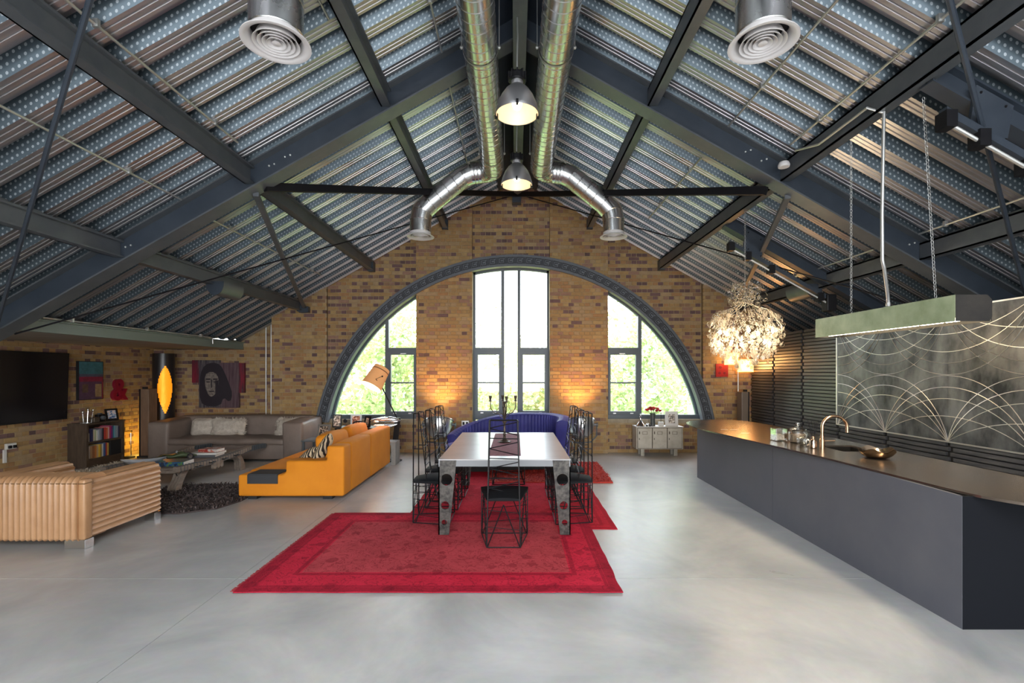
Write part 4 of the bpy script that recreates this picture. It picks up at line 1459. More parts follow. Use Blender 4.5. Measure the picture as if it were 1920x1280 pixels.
for a in (0.35, 1.75, pi, 4.9):
    d = Vector((cos(a), sin(a), 0))
    L = .18 if abs(a - pi) < .1 else .15
    c = Vector((cx, cy, cz))
    pts = [c + Vector((0, 0, .36)), c + d * L * .35 + Vector((0, 0, .355)), c + d * L * .75 + Vector((0, 0, .375)), c + d * L * .97 + Vector((0, 0, .43)), c + d * L + Vector((0, 0, .52))]
    arm_ = part('arm', MB().path(pts, .006, 6), M_CAN, cn, smooth=True)
    pts = [c + Vector((0, 0, .3)), c + d * L * .3 + Vector((0, 0, .33)), c + d * L * .55 + Vector((0, 0, .40)), c + d * L * .4 + Vector((0, 0, .44))]
    part('scroll', MB().path(pts, .004, 5), M_CAN, cn, smooth=True)
    cup(c + d * L + Vector((0, 0, .535)), arm_)

# ------------------------------------------------------------------ wire chairs
M_PAD = mat('black_seat_pad', (.007, .008, .010), .65, bump=.2, bscale=60, spec=.15)
def wire_chair():
    T = thing('wire_chair', 'x', 'chair', (0, 0, 0), 'wire dining chairs round the steel table')
    rd = .0058
    def rod(n, p, q, r=rd):
        part(n, MB().tube(p, q, r, 5), M_BLACK, T)
    RB, FB = [(-.16, 0), (.16, 0)], [(-.237, .41), (.237, .41)]
    zb = .008
    for s in (-1, 1):
        rod('back_post', (s * .16, 0, zb), (s * .135, 0, 1.21), .007)
        rod('lattice_post', (s * .155, .155, .45), (s * .13, .06, 1.21))
        rod('leg', (s * .237, .41, zb), (s * .237, .41, .45), .0055)
        rod('base_rail', (s * .16, 0, zb), (s * .237, .41, zb))
        rod('seat_rail', (s * .155, 0, .45), (s * .237, .41, .45))
        rod('top_rail', (s * .135, 0, 1.21), (s * .13, .06, 1.21))
        rod('back_tie', (s * .143, 0, .82), (s * .143, .108, .82))
        rod('side_brace', (s * .198, .205, .45), (s * .165, .03, zb))
        rod('side_brace', (s * .205, .24, .45), (s * .232, .38, zb))
        for k, (za, zc) in enumerate(((.10, .07), (.17, .21), (.27, .24), (.33, .37), (.42, .39))):
            rod('side_rung', (s * .158, 0, za), (s * .237, .41, zc), .0035)
    for n, y, w_, z in (('base_rail', 0, .16, zb), ('base_rail', .41, .237, zb), ('seat_rail', 0, .155, .45), ('seat_rail', .41, .237, .45), ('top_rail', 0, .135, 1.21), ('top_rail', .06, .13, 1.21)):
        rod(n, (-w_, y, z), (w_, y, z), .0055)
    rod('front_brace', (0, 0, .41), (-.155, 0, zb))
    rod('front_brace', (0, 0, .41), (.155, 0, zb))
    rod('front_brace', (-.05, .41, .45), (-.225, .41, zb))
    rod('front_brace', (.05, .41, .45), (.225, .41, zb))
    
    for za, zc, y in ((.36, .33, 0), (.26, .30, .41), (.12, .16, .41), (.20, .17, 0), (.39, .43, .41)):
        w_ = .16 if y == 0 else .237
        rod('cross_rung', (-w_, y, za), (w_, y, zc), .0035)
    for k in range(11):
        z = .50 + k * .066
        y = .155 - (.095) * (z - .45) / .76
        tl = .035 * (1 if k % 3 == 0 else (-.9 if k % 3 == 1 else .1))
        rod('lattice_rod', (-.148, y, z + tl), (.148, y, z - tl), .005)
    b = MB()
    def f(u, v):
        y = -.005 + .43 * v
        w_ = .165 + .08 * v
        x = (2 * u - 1) * w_
        return (x, y, .488 + .022 * sin(pi * v) * (1 - (2 * u - 1) ** 4) - .015 * (2 * u - 1) ** 2 + .02 * (v - .5))
    b.grid(f, 10, 10)
    n = len(b.v)
    b.grid(lambda u, v: (f(u, v)[0], f(u, v)[1], .455), 10, 10)
    rim = [i * 11 for i in range(10)] + [110 + j for j in range(10)] + [i * 11 + 10 for i in range(10, 0, -1)] + [j for j in range(10, 0, -1)]
    b.f += [(rim[i], rim[(i + 1) % 40], rim[(i + 1) % 40] + n, rim[i] + n) for i in range(40)]
    b.m += [0] * 40
    part('seat_pad', b, M_PAD, T, smooth=True)
    return T
ch0 = wire_chair()
spots = [(-.11, 4.59, 0, 'black wire chair with a lattice back at the near end of the dining table'),
         (-1.13, 5.51, -pi / 2, 'black wire chair on the left side of the table, nearest the camera'),
         (-1.11, 6.13, -pi / 2, 'black wire chair on the left side of the table, middle of three'),
         (-1.09, 6.74, -pi / 2, 'black wire chair on the left side of the table, nearest the windows'),
         (.855, 5.52, pi / 2, 'black wire chair on the right side of the table, nearest the camera'),
         (.85, 6.12, pi / 2, 'black wire chair on the right side of the table, middle of three'),
         (.845, 6.72, pi / 2, 'black wire chair on the right side of the table, nearest the windows')]
for i, (x, y, a, lab) in enumerate(spots):
    o = ch0 if i == 0 else copy_tree(ch0)
    o.location, o.rotation_euler, o['label'] = (x, y, .018 if y < 5.6 else .006), (0, 0, a), lab
st = thing('wire_stool', 'low black wire stool tucked under the far end of the dining table', 'stool', (-.1, 7.24, 0))
for n, p, q in (('base_rail', (-.24, 0, .02), (.24, 0, .02)), ('seat_rail', (-.24, 0, .46), (.24, 0, .46)), ('base_rail', (-.2, .4, .02), (.2, .4, .02)), ('seat_rail', (-.2, .4, .46), (.2, .4, .46)),
                ('leg', (-.24, 0, .02), (-.24, 0, .46)), ('leg', (.24, 0, .02), (.24, 0, .46)), ('leg', (-.2, .4, .02), (-.2, .4, .46)), ('leg', (.2, .4, .02), (.2, .4, .46)),
                ('base_rail', (-.24, 0, .02), (-.2, .4, .02)), ('base_rail', (.24, 0, .02), (.2, .4, .02)), ('seat_rail', (-.24, 0, .46), (-.2, .4, .46)), ('seat_rail', (.24, 0, .46), (.2, .4, .46)),
                ('brace', (-.1, 0, .46), (-.24, 0, .02)), ('brace', (.1, 0, .46), (.24, 0, .02)), ('rung', (-.24, 0, .2), (.24, 0, .22)), ('rung', (-.24, 0, .12), (.24, 0, .10)), ('rung', (-.24, 0, .33), (.24, 0, .30))):
    part(n, MB().tube((p[0] - .1, p[1] + 7.24, p[2] - .008), (q[0] - .1, q[1] + 7.24, q[2] - .008), .007, 5), M_BLACK, st)
part('seat_pad', MB().rbox(-.33, .13, 7.25, 7.62, .455, .5, .018, 3), M_PAD, st, smooth=True)

# ------------------------------------------------------------------ orange sofa
M_ORG = mat('orange_velvet', (0.66, 0.215, 0.003), 0.75, col2=(0.72, 0.25, 0.006), scale=3, sheen=.08, bump=.12, bscale=250)
os_ = thing('orange_sofa', 'orange velvet sofa with a stepped arm, its back to the dining table', 'sofa', (-2.95, 7.5, 0))
x0, xb, xs_ = -3.66, -2.26, -2.49
def bev_prism(poly, axis, a, bb, r=.03, seg=3):
    bm = bmesh.new()
    def P(u, v, t):
        return (u, t, v) if axis == 'y' else ((t, u, v) if axis == 'x' else (u, v, t))
    lo = [bm.verts.new(P(u, v, a)) for u, v in poly]
    hi = [bm.verts.new(P(u, v, bb)) for u, v in poly]
    bm.faces.new(lo)
    bm.faces.new(hi[::-1])
    n = len(poly)
    for i in range(n):
        bm.faces.new((lo[i], hi[i], hi[(i + 1) % n], lo[(i + 1) % n]))
    bmesh.ops.recalc_face_normals(bm, faces=bm.faces)
    bmesh.ops.bevel(bm, geom=list(bm.edges), offset=r, segments=seg, profile=.5, affect='EDGES')
    bm.verts.index_update()
    b = MB().add([v.co.copy() for v in bm.verts], [tuple(v.index for v in f.verts) for f in bm.faces])
    bm.free()
    return b
zb = .05
part('stepped_arm', bev_prism([(x0, zb), (xb, zb), (xb, .715), (xs_, .715), (xs_, .52), (-3.03, .52), (-3.03, .37), (-3.08, .335), (x0, .335)], 'y', 6.38, 6.66, .028), M_ORG, os_, smooth=True)
ym = 7.58
for y0, y1 in ((6.665, ym - .004), (ym + .004, 8.76)):
    part('seat_base', MB().rbox(x0, xs_ + .01, y0, y1, zb, .345, .03, 3), M_ORG, os_, smooth=True)
    part('back_module', MB().rbox(xs_, xb, y0 - (.0 if y0 > 7 else 0), y1, zb, .725, .035, 3), M_ORG, os_, smooth=True)
for y0, y1, t in ((6.75, 7.5, -.2), (7.66, 8.5, -.25)):
    M = Matrix.Translation((-2.66, (y0 + y1) / 2, .56)) @ Matrix.Rotation(t, 4, 'Y')
    part('back_cushion', MB().rbox(-.11, .11, -(y1 - y0) / 2, (y1 - y0) / 2, -.22, .25, .06, 4, 8, .012, M, .03), M_ORG, os_, smooth=True)
b = MB().prism([(-3.53, .22), (-3.13, .22), (-3.13, .338), (-3.53, .338)], 'y', 6.368, 6.384)
b.box(-3.53, -3.13, 6.384, 6.7, .333, .347)
part('tray_saddle', b, mat('black_leather_tray', (.03, .032, .036), .5), os_, label='black saddle tray over the low arm')
for x in (-3.5, -2.5):
    for y in (6.5, 7.5, 8.6):
        part('foot', MB().box(x - .06, x + .06, y - .06, y + .06, 0, .055), M_BLACKM, os_)
M_ZEB = stripe_mat('zebra_hide', (.62, .50, .33), (.02, .014, .012), 8, 4.5)
def cushion(name, label, c, sx, sy, sz, m, rot, mess=0.0, fr=None, seed=0):
    M = Matrix.Translation(c) @ rot
    T = thing(name, label, 'cushion', c)
    b = MB()
    def f(u, v):
        th, ph = 2 * pi * u, pi * (v - .5)
        def se(q, e):
            return math.copysign(abs(q) ** e, q)
        # superellipse pillow: square outline, thin edges
        x = se(cos(th), .35) * abs(cos(ph)) ** .55
        y = se(sin(th), .35) * abs(cos(ph)) ** .55
        z = sin(ph) * (1 - .55 * max(abs(x), abs(y)) ** 3)
        p = Vector((x * sx / 2, y * sy / 2, z * sz / 2))
        if mess:
            p *= 1 + mess * noise.noise(p * 14 + Vector((seed, 0, 0)))
        return M @ p
    b.grid(f, 36, 16, cu=True)
    part('cover', b, m, T, smooth=True)
    if fr:
        rr = random.Random(seed)
        fb = MB()
        for k in range(700):
            u, v = rr.random(), rr.uniform(.15, .85)
            p = f(u, v)
            n = (p - Vector(c)).normalized()
            d = (n + Vector((rr.uniform(-.6, .6), rr.uniform(-.6, .6), rr.uniform(-.6, .6)))).normalized()
            t = d.orthogonal().normalized() * .006
            fb.add([p - t, p + t, p + d * rr.uniform(.03, .06)], [(0, 1, 2)])
        part('shaggy_fringe', fb, fr, T, kind='stuff')
    return T
RX, RY, RZ = (lambda a: Matrix.Rotation(a, 4, 'X')), (lambda a: Matrix.Rotation(a, 4, 'Y')), (lambda a: Matrix.Rotation(a, 4, 'Z'))
cushion('zebra_cushion', 'zebra-striped cushion lying lower against the stepped orange arm', (-2.93, 6.84, .475), .46, .46, .17, M_ZEB, RY(-.75) @ RZ(.2), seed=1)
cushion('zebra_cushion', 'zebra-striped cushion standing tallest behind the stepped orange arm', (-2.70, 6.83, .58), .46, .44, .17, M_ZEB, RY(-1.15) @ RZ(.5) , seed=2)

# ------------------------------------------------------------------ tan channelled sofa
M_TAN = mat('tan_leather', (0.38, 0.20, 0.095), 0.34, col2=(0.50, 0.285, 0.145), scale=5, amt=.9, detail=6, bump=.15, bscale=120, spec=.55, rvar=.06)
ts = thing('tan_sofa', 'low tan leather armchair sofa with piped channels on chrome feet', 'sofa', (-4.75, 5.1, 0))
def outline_channels(poly, pitch, amp, flat=()):
    """resample a closed outline and puff it into channels along its length"""
    P = [Vector(p) for p in poly]
    n = len(P)
    seg, tot = [], 0
    for i in range(n):
        L = (P[(i + 1) % n] - P[i]).length
        seg.append((tot, L))
        tot += L
    k = int(tot / pitch) * 6
    out = []
    for j in range(k):
        s = tot * j / k
        i = max(q for q in range(n) if seg[q][0] <= s + 1e-9)
        t = (s - seg[i][0]) / max(seg[i][1], 1e-9)
        p = P[i] + (P[(i + 1) % n] - P[i]) * t
        d = (P[(i + 1) % n] - P[i]).normalized()
        nrm = Vector((d.y, -d.x))
        a = amp * abs(sin(pi * s / (tot / int(tot / pitch))))
        out.append(p + nrm * a)
    return out
def round_rect(a0, a1, z0, z1, r, rb=.02):
    pts = []
    for cx_, cz_, r_, s in ((a1 - r, z1 - r, r, 0), (a0 + r, z1 - r, r, 1), (a0 + rb, z0 + rb, rb, 2), (a1 - rb, z0 + rb, rb, 3)):
        for k in range(7):
            a = s * pi / 2 + pi / 2 * k / 6
            pts.append((cx_ + r_ * cos(a), cz_ + r_ * sin(a)))
    return pts[::-1]
def extrude_caps(b, loop, fn, ts_):
    n = len(loop)
    cen = sum((Vector(p) for p in loop), Vector((0, 0))) / n
    base = len(b.v)
    for t, sc in ts_:
        for p in loop:
            q = cen + (p - cen) * sc if sc < 1 else p
            b.v.append(tuple(fn(q.x, q.y, t)))
    m = len(ts_)
    for i in range(m - 1):
        for j in range(n):
            b.f.append((base + i * n + j, base + i * n + (j + 1) % n, base + (i + 1) * n + (j + 1) % n, base + (i + 1) * n + j))
    b.f.append(tuple(base + j for j in range(n)))
    b.f.append(tuple(base + (m - 1) * n + j for j in range(n)))
    b.m += [0] * ((m - 1) * n + 2)
Z0, Z1 = .085, .672
for n, xa, xe, yf in (('arm', -4.40, -4.095, 5.62), ('arm', -5.40, -5.09, 5.62)):
    lp_ = outline_channels(round_rect(xa + .012, xe - .012, Z0, Z1 - .012, .085), .054, .013)
    b = MB()
    extrude_caps(b, lp_, lambda u, v, t: (u, t, v), [(4.64, .955), (4.66, .985), (4.69, 1), (5.2, 1), (yf - .05, 1), (yf - .02, .985), (yf, .955)])
    part(n, b, M_TAN, ts, smooth=True, angle=55)
# back: vertical channels that run up and over the top
b = MB()
prof = round_rect(4.60, 4.92, Z0, Z1 + .005, .08)
XA, XE = -5.40, -4.16
nch = 23
def fb_(u, v):
    x = XA + (XE - XA) * u
    k = len(prof)
    i = int(v * k) % k
    p = Vector(prof[i])
    a, c = Vector(prof[i - 1]), Vector(prof[(i + 1) % k])
    d = (c - a).normalized()
    nrm = Vector((d.y, -d.x))
    amp = .013 * abs(sin(pi * u * nch)) ** .8
    p = p + nrm * (amp - .012)
    return (x, p.x, p.y)
b.grid(fb_, nch * 8, len(prof), cv=True)
b.f += [tuple(range(len(prof))), tuple(len(b.v) - 1 - j for j in range(len(prof)))]
b.m += [0, 0]
part('back', b, M_TAN, ts, smooth=True, angle=55)
part('corner_panel', MB().rbox(-4.17, -4.10, 4.605, 4.70, Z0, Z1 - .01, .02, 3), M_TAN, ts, smooth=True)
part('seam_piping', MB().path([(XA, 4.606, .625), (-4.10, 4.60, .625), (-4.098, 4.70, .627)], .005, 5), mat('dark_piping', (.2, .11, .05), .5), ts)
lp_ = outline_channels(round_rect(4.9, 5.58, .12, .40, .06), .06, .012)
b = MB()
extrude_caps(b, lp_, lambda u, v, t: (t, u, v), [(-5.1, 1), (-4.39, 1)])
part('seat', b, M_TAN, ts, smooth=True, angle=55)
for x, y in ((-4.20, 4.66), (-4.16, 5.55), (-5.34, 4.66), (-5.34, 5.55)):
    part('chrome_foot', MB().rbox(x - .1, x + .1, y - .05, y + .05, 0, .09, .004, 1) if y < 5 else MB().rbox(x - .06, x + .06, y - .05, y + .05, 0, .09, .004, 1), M_CHROME, ts, label='low chrome foot')

# ------------------------------------------------------------------ grey-brown leather sofa
M_GRY = mat('taupe_leather', (0.165, 0.125, 0.105), 0.5, col2=(0.235, 0.185, 0.158), scale=3.5, amt=.9, detail=7, bump=.25, bscale=35, spec=.45, rvar=.08)
gs = thing('taupe_sofa', 'wide taupe leather sofa with thick arms under the portrait canvas', 'sofa', (-5.46, 9.6, 0))
GX0, GX1 = -6.93, -4.0
part('base', MB().rbox(GX0 + .36, GX1 - .36, 9.13, 9.9, .04, .33, .03, 3, 12, .006), M_GRY, gs, smooth=True)
part('seat_cushion', MB().rbox(GX0 + .34, GX1 - .36, 9.11, 9.8, .31, .44, .05, 4, 40, .03, None, .02, 3), M_GRY, gs, smooth=True)
part('backrest', MB().rbox(GX0 + .1, GX1 - .1, 9.74, 10.08, .04, .815, .07, 4, 22, .012, None, .015, 5), M_GRY, gs, smooth=True)
for xa, xe, sgn in ((GX0, GX0 + .40, 1), (GX1 - .385, GX1, -1)):
    b = MB().rbox(xa, xe, 9.09, 10.05, .03, .75, .05, 4, 16, .008, None, .012, 7)
    b.v = [(x + (sgn * .03 * (z - .4) if (x - (xa + xe) / 2) * sgn > 0 else 0), y, z + (y - 9.1) * .05 * (1 if z > .5 else 0)) for x, y, z in b.v]
    part('arm', b, M_GRY, gs, smooth=True)
M_WOOL = mat('cream_wool', (.60, .54, .47), .9, col2=(.45, .39, .33), scale=12, bump=.6, bscale=50)
for c, sx, lab, s in (((-6.22, 9.62, .60), .44, 'plain cream cushion leaning by the left arm of the taupe sofa', 3), ((-5.68, 9.58, .60), .66, 'long shaggy cream cushion in the middle-left of the taupe sofa', 4),
                      ((-4.52, 9.60, .60), .42, 'shaggy cream cushion against the right arm of the taupe sofa', 5)):
    cushion('cream_cushion', lab, c, sx, .36, .18, M_WOOL, RX(1.25), .1, M_WOOL if s != 3 else None, s)

# ------------------------------------------------------------------ blue velvet sofa
M_BLU = mat('blue_velvet', (0.022, 0.024, 0.17), 0.6, col2=(0.04, 0.042, 0.26), scale=3, sheen=.45)
bs = thing('blue_sofa', 'curved royal blue velvet sofa with a fluted back beyond the table', 'sofa', (-.15, 8.8, 0))
path2 = [(.80, 8.30), (.86, 8.55), (.84, 8.85), (.70, 9.10), (.42, 9.25), (.05, 9.32), (-.35, 9.33), (-.72, 9.25), (-1.0, 9.08), (-1.16, 8.85)]
tops = [.86, .90, .91, .915, .915, .91, .86, .77, .66, .55]
def cr(P, t):
    n = len(P) - 1
    i = min(int(t * n), n - 1)
    f = t * n - i
    p0, p1, p2, p3 = P[max(i - 1, 0)], P[i], P[i + 1], P[min(i + 2, n)]
    if isinstance(p0, tuple):
        return tuple(cr_(a, b_, c, d, f) for a, b_, c, d in zip(p0, p1, p2, p3))
    return cr_(p0, p1, p2, p3, f)
def cr_(a, b_, c, d, f):
    return .5 * (2 * b_ + (c - a) * f + (2 * a - 5 * b_ + 4 * c - d) * f * f + (3 * b_ - a - 3 * c + d) * f ** 3)
nf = 46
def fblue(u, v):
    x, y = cr(path2, u)
    x2, y2 = cr(path2, min(1, u + .01))
    x1, y1 = cr(path2, max(0, u - .01))
    d = Vector((x2 - x1, y2 - y1)).normalized()
    nrm = Vector((d.y, -d.x))           # outward
    ht = cr(tops, u)
    a = 2 * pi * v
    w_ = .10
    prof_ = [(w_, .1), (w_, ht - .16), (w_ + .03, ht - .06), (w_, ht - .01), (0, ht + .01), (-w_ * .8, ht - .02), (-w_ * 1.0, ht - .10), (-w_ * .9, .3), (-w_ * .9, .1)]
    k = v * (len(prof_) - 1)
    i = min(int(k), len(prof_) - 2)
    f = k - i
    o = prof_[i][0] * (1 - f) + prof_[i + 1][0] * f
    z = prof_[i][1] * (1 - f) + prof_[i + 1][1] * f
    if v > .45:
        o -= .012 * abs(sin(pi * u * nf))
    return (x + nrm.x * o, y + nrm.y * o, z)
b = MB().grid(fblue, nf * 5, 32)
b.f += [tuple(range(33)), tuple(len(b.v) - 33 + j for j in range(33))]
b.m += [0, 0]
part('fluted_back', b, M_BLU, bs, smooth=True, angle=60)
seat = smooth_poly([(.72, 8.28), (.74, 8.8), (.5, 9.1), (0, 9.2), (-.5, 9.18), (-.9, 9.0), (-1.2, 8.7), (-1.24, 8.35), (-.95, 8.12), (-.3, 8.16), (.3, 8.2)], 2)
part('seat', bev_prism(seat, 'z', .10, .44, .05, 3), M_BLU, bs, smooth=True)
part('plinth', MB().prism([(x * .93 - .01, 8.7 + (y - 8.7) * .9) for x, y in seat], 'z', 0, .11), M_BLACKM, bs)

# ------------------------------------------------------------------ helpers for small things
def photo_mat(n, c1, c2, c3, sc=7):
    m, t, b = new_mat(n)
    tc, s = sepxyz(t)
    nz = t.nodes.new('ShaderNodeTexNoise')
    nz.inputs['Scale'].default_value = sc
    t.links.new(tc.outputs['Object'], nz.inputs['Vector'])
    r = t.nodes.new('ShaderNodeValToRGB')
    r.color_ramp.interpolation = 'CONSTANT'
    r.color_ramp.elements[0].position, r.color_ramp.elements[0].color = 0, (*c1, 1)
    r.color_ramp.elements[1].position, r.color_ramp.elements[1].color = .46, (*c2, 1)
    e = r.color_ramp.elements.new(.56)
    e.color = (*c3, 1)
    t.links.new(nz.outputs['Fac'], r.inputs['Fac'])
    t.links.new(r.outputs[0], b.inputs['Base Color'])
    b.inputs['Roughness'].default_value = .25
    return m
M_PH1 = photo_mat('photo_print_dark', (.05, .045, .04), (.3, .22, .17), (.55, .45, .36), 30)
M_PH2 = photo_mat('photo_print_light', (.12, .1, .09), (.5, .42, .34), (.8, .76, .7), 26)
M_PH3 = photo_mat('photo_print_warm', (.2, .06, .03), (.55, .22, .12), (.8, .6, .45), 22)
M_PH4 = photo_mat('photo_print_blue', (.1, .16, .3), (.42, .5, .62), (.75, .6, .52), 24)
M_SILV = mat('pewter_frame', (.42, .42, .42), .3, .8)
M_WOOD = mat('dark_oak', (.055, .036, .026), .55, col2=(.10, .068, .045), scale=3, stretch=(6, 1, 1), detail=8)
M_WHITEP = mat('chalk_white', (.72, .70, .66), .5)
def frame(label, c, wd, ht, bw, fm, pm, rz=0, tilt=.2, dp=.015, mount=None):
    """standing picture frame; c is the middle of its foot, it faces -Y before the turn rz"""
    T = thing('photo_frame', label, 'picture frame', c)
    M = Matrix.Translation(c) @ Matrix.Rotation(rz, 4, 'Z') @ Matrix.Rotation(-tilt, 4, 'X')
    b = MB()
    for q in ((-wd / 2, wd / 2, 0, bw), (-wd / 2, wd / 2, ht - bw, ht), (-wd / 2, -wd / 2 + bw, bw, ht - bw), (wd / 2 - bw, wd / 2, bw, ht - bw)):
        b.box(q[0], q[1], -dp, dp * .3, q[2], q[3], M)
    part('moulding', b, fm, T)
    part('photo', MB().box(-wd / 2 + bw * .9, wd / 2 - bw * .9, -dp * .4, 0, bw * .9, ht - bw * .9, M), pm, T)
    part('easel_back', MB().box(-.02, .02, 0, .006, 0, ht * .75, Matrix.Translation(c) @ Matrix.Rotation(rz, 4, 'Z') @ Matrix.Translation((0, ht * sin(tilt) * .75 + .05, 0)) @ Matrix.Rotation(tilt * .6, 4, 'X')), M_BLACKM, T)
    return T

# ------------------------------------------------------------------ left wall and corner
WX = XL + .003
tv = thing('television', 'huge black flat television mounted on the left brick wall', 'television', (WX, 7.3, .88))
def wallbox(y0, y1, z0, z1, x0, x1, lean=.0):
    b = MB().box(x0, x1, y0, y1, z0, z1)
    b.v = [(x + (z - z0) * lean, y, z) for x, y, z in b.v]
    return b
part('casing', wallbox(6.3, 8.37, .886, 2.02, WX + .05, WX + .09, .035), M_BLACK, tv)
part('screen', wallbox(6.315, 8.355, .905, 2.005, WX + .09, WX + .094, .035), mat('tv_screen', (.006, .006, .009), .18), tv)
part('wall_bracket', MB().box(WX, WX + .06, 7.1, 7.6, 1.2, 1.7), M_BLACKM, tv)
for y in (7.12, 7.42):
    part('conduit', MB().box(WX, WX + .025, y - .02, y + .02, .3, .9 if y < 7.2 else .50), M_WHITEP, wall_left)
for y, lab in ((7.16, 'white double wall socket under the television, half out of frame'), (7.5, 'white double wall socket nearest the bookcase')):
    T = thing('wall_socket', lab, 'socket', (WX, y, .5))
    part('back_plate', MB().rbox(WX, WX + .04, y - .075, y + .075, .50, .59, .006, 2), M_WHITEP, T)
    for k in (-.037, .037):
        part('plug', MB().rbox(WX + .04, WX + .065, y + k - .022, y + k + .022, .515, .56, .006, 2), M_BLACK, T)

pt = thing('abstract_painting', 'abstract painting in teal, crimson and violet bands on the left wall', 'painting', (WX, 8.9, 1.19))
Y0, Y1, ZB, ZT = 8.64, 9.16, 1.19, 1.895
part('frame', MB().box(WX, WX + .045, Y0, Y1, ZB, ZT), M_BLACKM, pt)
cols = [((.055, .20, .25), .67, 1.0, 0, 1), ((.09, .10, .17), .60, .67, 0, 1), ((.26, .02, .06), .47, .60, 0, 1), ((.11, .055, .11), 0, .47, 0, 1), ((.13, .08, .055), .18, .40, .12, .36), ((.34, .24, .13), .05, .40, .66, .93), ((.28, .03, .06), 0, .47, .95, 1)]
for i, (c, z0, z1, a, e) in enumerate(cols):
    m = mat('paint_%d' % i, c, .5, col2=tuple(x * .6 for x in c), scale=9, bump=.3)
    part('paint_area', MB().box(WX + .045, WX + .0465 + i * .0006, Y0 + .012 + (Y1 - Y0 - .024) * a, Y0 + .012 + (Y1 - Y0 - .024) * e, ZB + .012 + (ZT - ZB - .024) * z0, ZB + .012 + (ZT - ZB - .024) * z1), m, pt)
# ampersand
cu = bpy.data.curves.new('ampersand', 'FONT')
cu.body, cu.extrude, cu.offset, cu.size = '&', .03, .011, .5
co = bpy.data.objects.new('tmp_text', cu)
COL.objects.link(co)
bpy.context.view_layer.update()
me = bpy.data.meshes.new_from_object(co.evaluated_get(bpy.context.evaluated_depsgraph_get()))
bpy.data.objects.remove(co)
vs_ = [v.co.copy() for v in me.vertices]
xa, xe = min(p.x for p in vs_), max(p.x for p in vs_)
za, ze = min(p.y for p in vs_), max(p.y for p in vs_)
b = MB().add([(WX + .035 + p.z, 9.36 + (p.x - xa) / (xe - xa) * .37, 1.14 + (p.y - za) / (ze - za) * .42) for p in vs_], [tuple(f.vertices) for f in me.polygons])
single('ampersand_sign', b, mat('crimson_letter', (.26, .008, .03), .45), 'crimson ampersand letter hung on the left brick wall', 'sign')

bc = thing('bookcase', 'low dark oak bookcase with two shelves of books by the left wall', 'bookcase', (-7.66, 8.87, 0))
BX0, BX1, BY0, BY1 = -7.835, -7.5, 8.46, 9.28
for n, q in (('side', (BX0, BX1, BY0, BY0 + .045, 0, .765)), ('side', (BX0, BX1, BY1 - .045, BY1, 0, .765)), ('top', (BX0, BX1 + .012, BY0 - .01, BY1 + .01, .765, .79)),
             ('shelf', (BX0, BX1, BY0 + .045, BY1 - .045, .43, .46)), ('shelf', (BX0, BX1, BY0 + .045, BY1 - .045, .125, .155)), ('plinth', (BX0 + .02, BX1 - .02, BY0 + .045, BY1 - .045, 0, .125)), ('back', (BX0, BX0 + .012, BY0 + .045, BY1 - .045, .125, .765))):
    part(n, MB().box(*q), M_WOOD, bc)
part('box_insert', MB().box(BX0 + .02, BX1 - .02, 8.99, 9.225, .157, .425), M_BLACKM, bc)
ORDS = ['first', 'second', 'third', 'fourth', 'fifth', 'sixth', 'seventh', 'eighth', 'ninth', 'tenth', 'eleventh', 'twelfth', 'thirteenth', 'fourteenth', 'fifteenth', 'sixteenth', 'seventeenth', 'eighteenth']
TOPB = [('white', (.7, .68, .62), .15), ('navy', (.03, .03, .09), .23), ('navy', (.04, .04, .11), .22), ('cream', (.66, .60, .42), .2), ('pale green', (.45, .52, .30), .2), ('white', (.75, .72, .68), .18), ('grey', (.30, .32, .36), .19),
        ('slate', (.16, .17, .24), .2), ('black', (.02, .02, .03), .21), ('red', (.5, .05, .04), .22), ('orange-red', (.62, .14, .06), .21), ('pink', (.7, .42, .40), .22), ('crimson', (.45, .02, .10), .24), ('violet', (.16, .03, .16), .23),
        ('teal', (.05, .26, .34), .23), ('blue-grey', (.22, .34, .40), .22), ('grey', (.30, .27, .27), .22), ('navy', (.04, .04, .10), .21)]
LOWB = [('brown', (.20, .11, .06), .24), ('pale grey', (.6, .54, .48), .22), ('tan', (.46, .28, .14), .22), ('chestnut', (.30, .12, .05), .22), ('orange', (.55, .20, .05), .22), ('beige', (.55, .40, .22), .22), ('yellow', (.75, .50, .05), .23),
        ('olive', (.38, .30, .10), .23), ('white', (.74, .70, .6), .23), ('blue', (.06, .10, .25), .24), ('red', (.60, .07, .04), .24), ('gold', (.60, .38, .08), .23)]
book_ms = {}
for row, (LIST, z, lab) in enumerate(((TOPB, .462, 'upper'), (LOWB, .157, 'lower'))):
    y = 8.515
    room = (9.225 - 8.515) if row == 0 else (8.98 - 8.515)
    for i, (cn_, c, h) in enumerate(LIST):
        t = room / len(LIST)
        th = t * R.uniform(.82, .98)
        if cn_ not in book_ms:
            book_ms[cn_] = mat('book_' + cn_.replace(' ', '_').replace('-', '_'), c, .55)
        T = thing('book', '%s book spine, %s from the left on the %s shelf of the bookcase' % (cn_, ORDS[i], lab), 'book', (-7.6, y + th / 2, z), 'books on the %s shelf of the bookcase' % lab)
        d0 = R.uniform(-.02, .0)
        part('cover', MB().box(-7.72, -7.53 + d0, y, y + th, z, z + h), book_ms[cn_], T)
        part('pages', MB().box(-7.715, -7.536 + d0, y + .002, y + th - .002, z + h - .003, z + h + .001), M_WHITEP, T)
        y += t
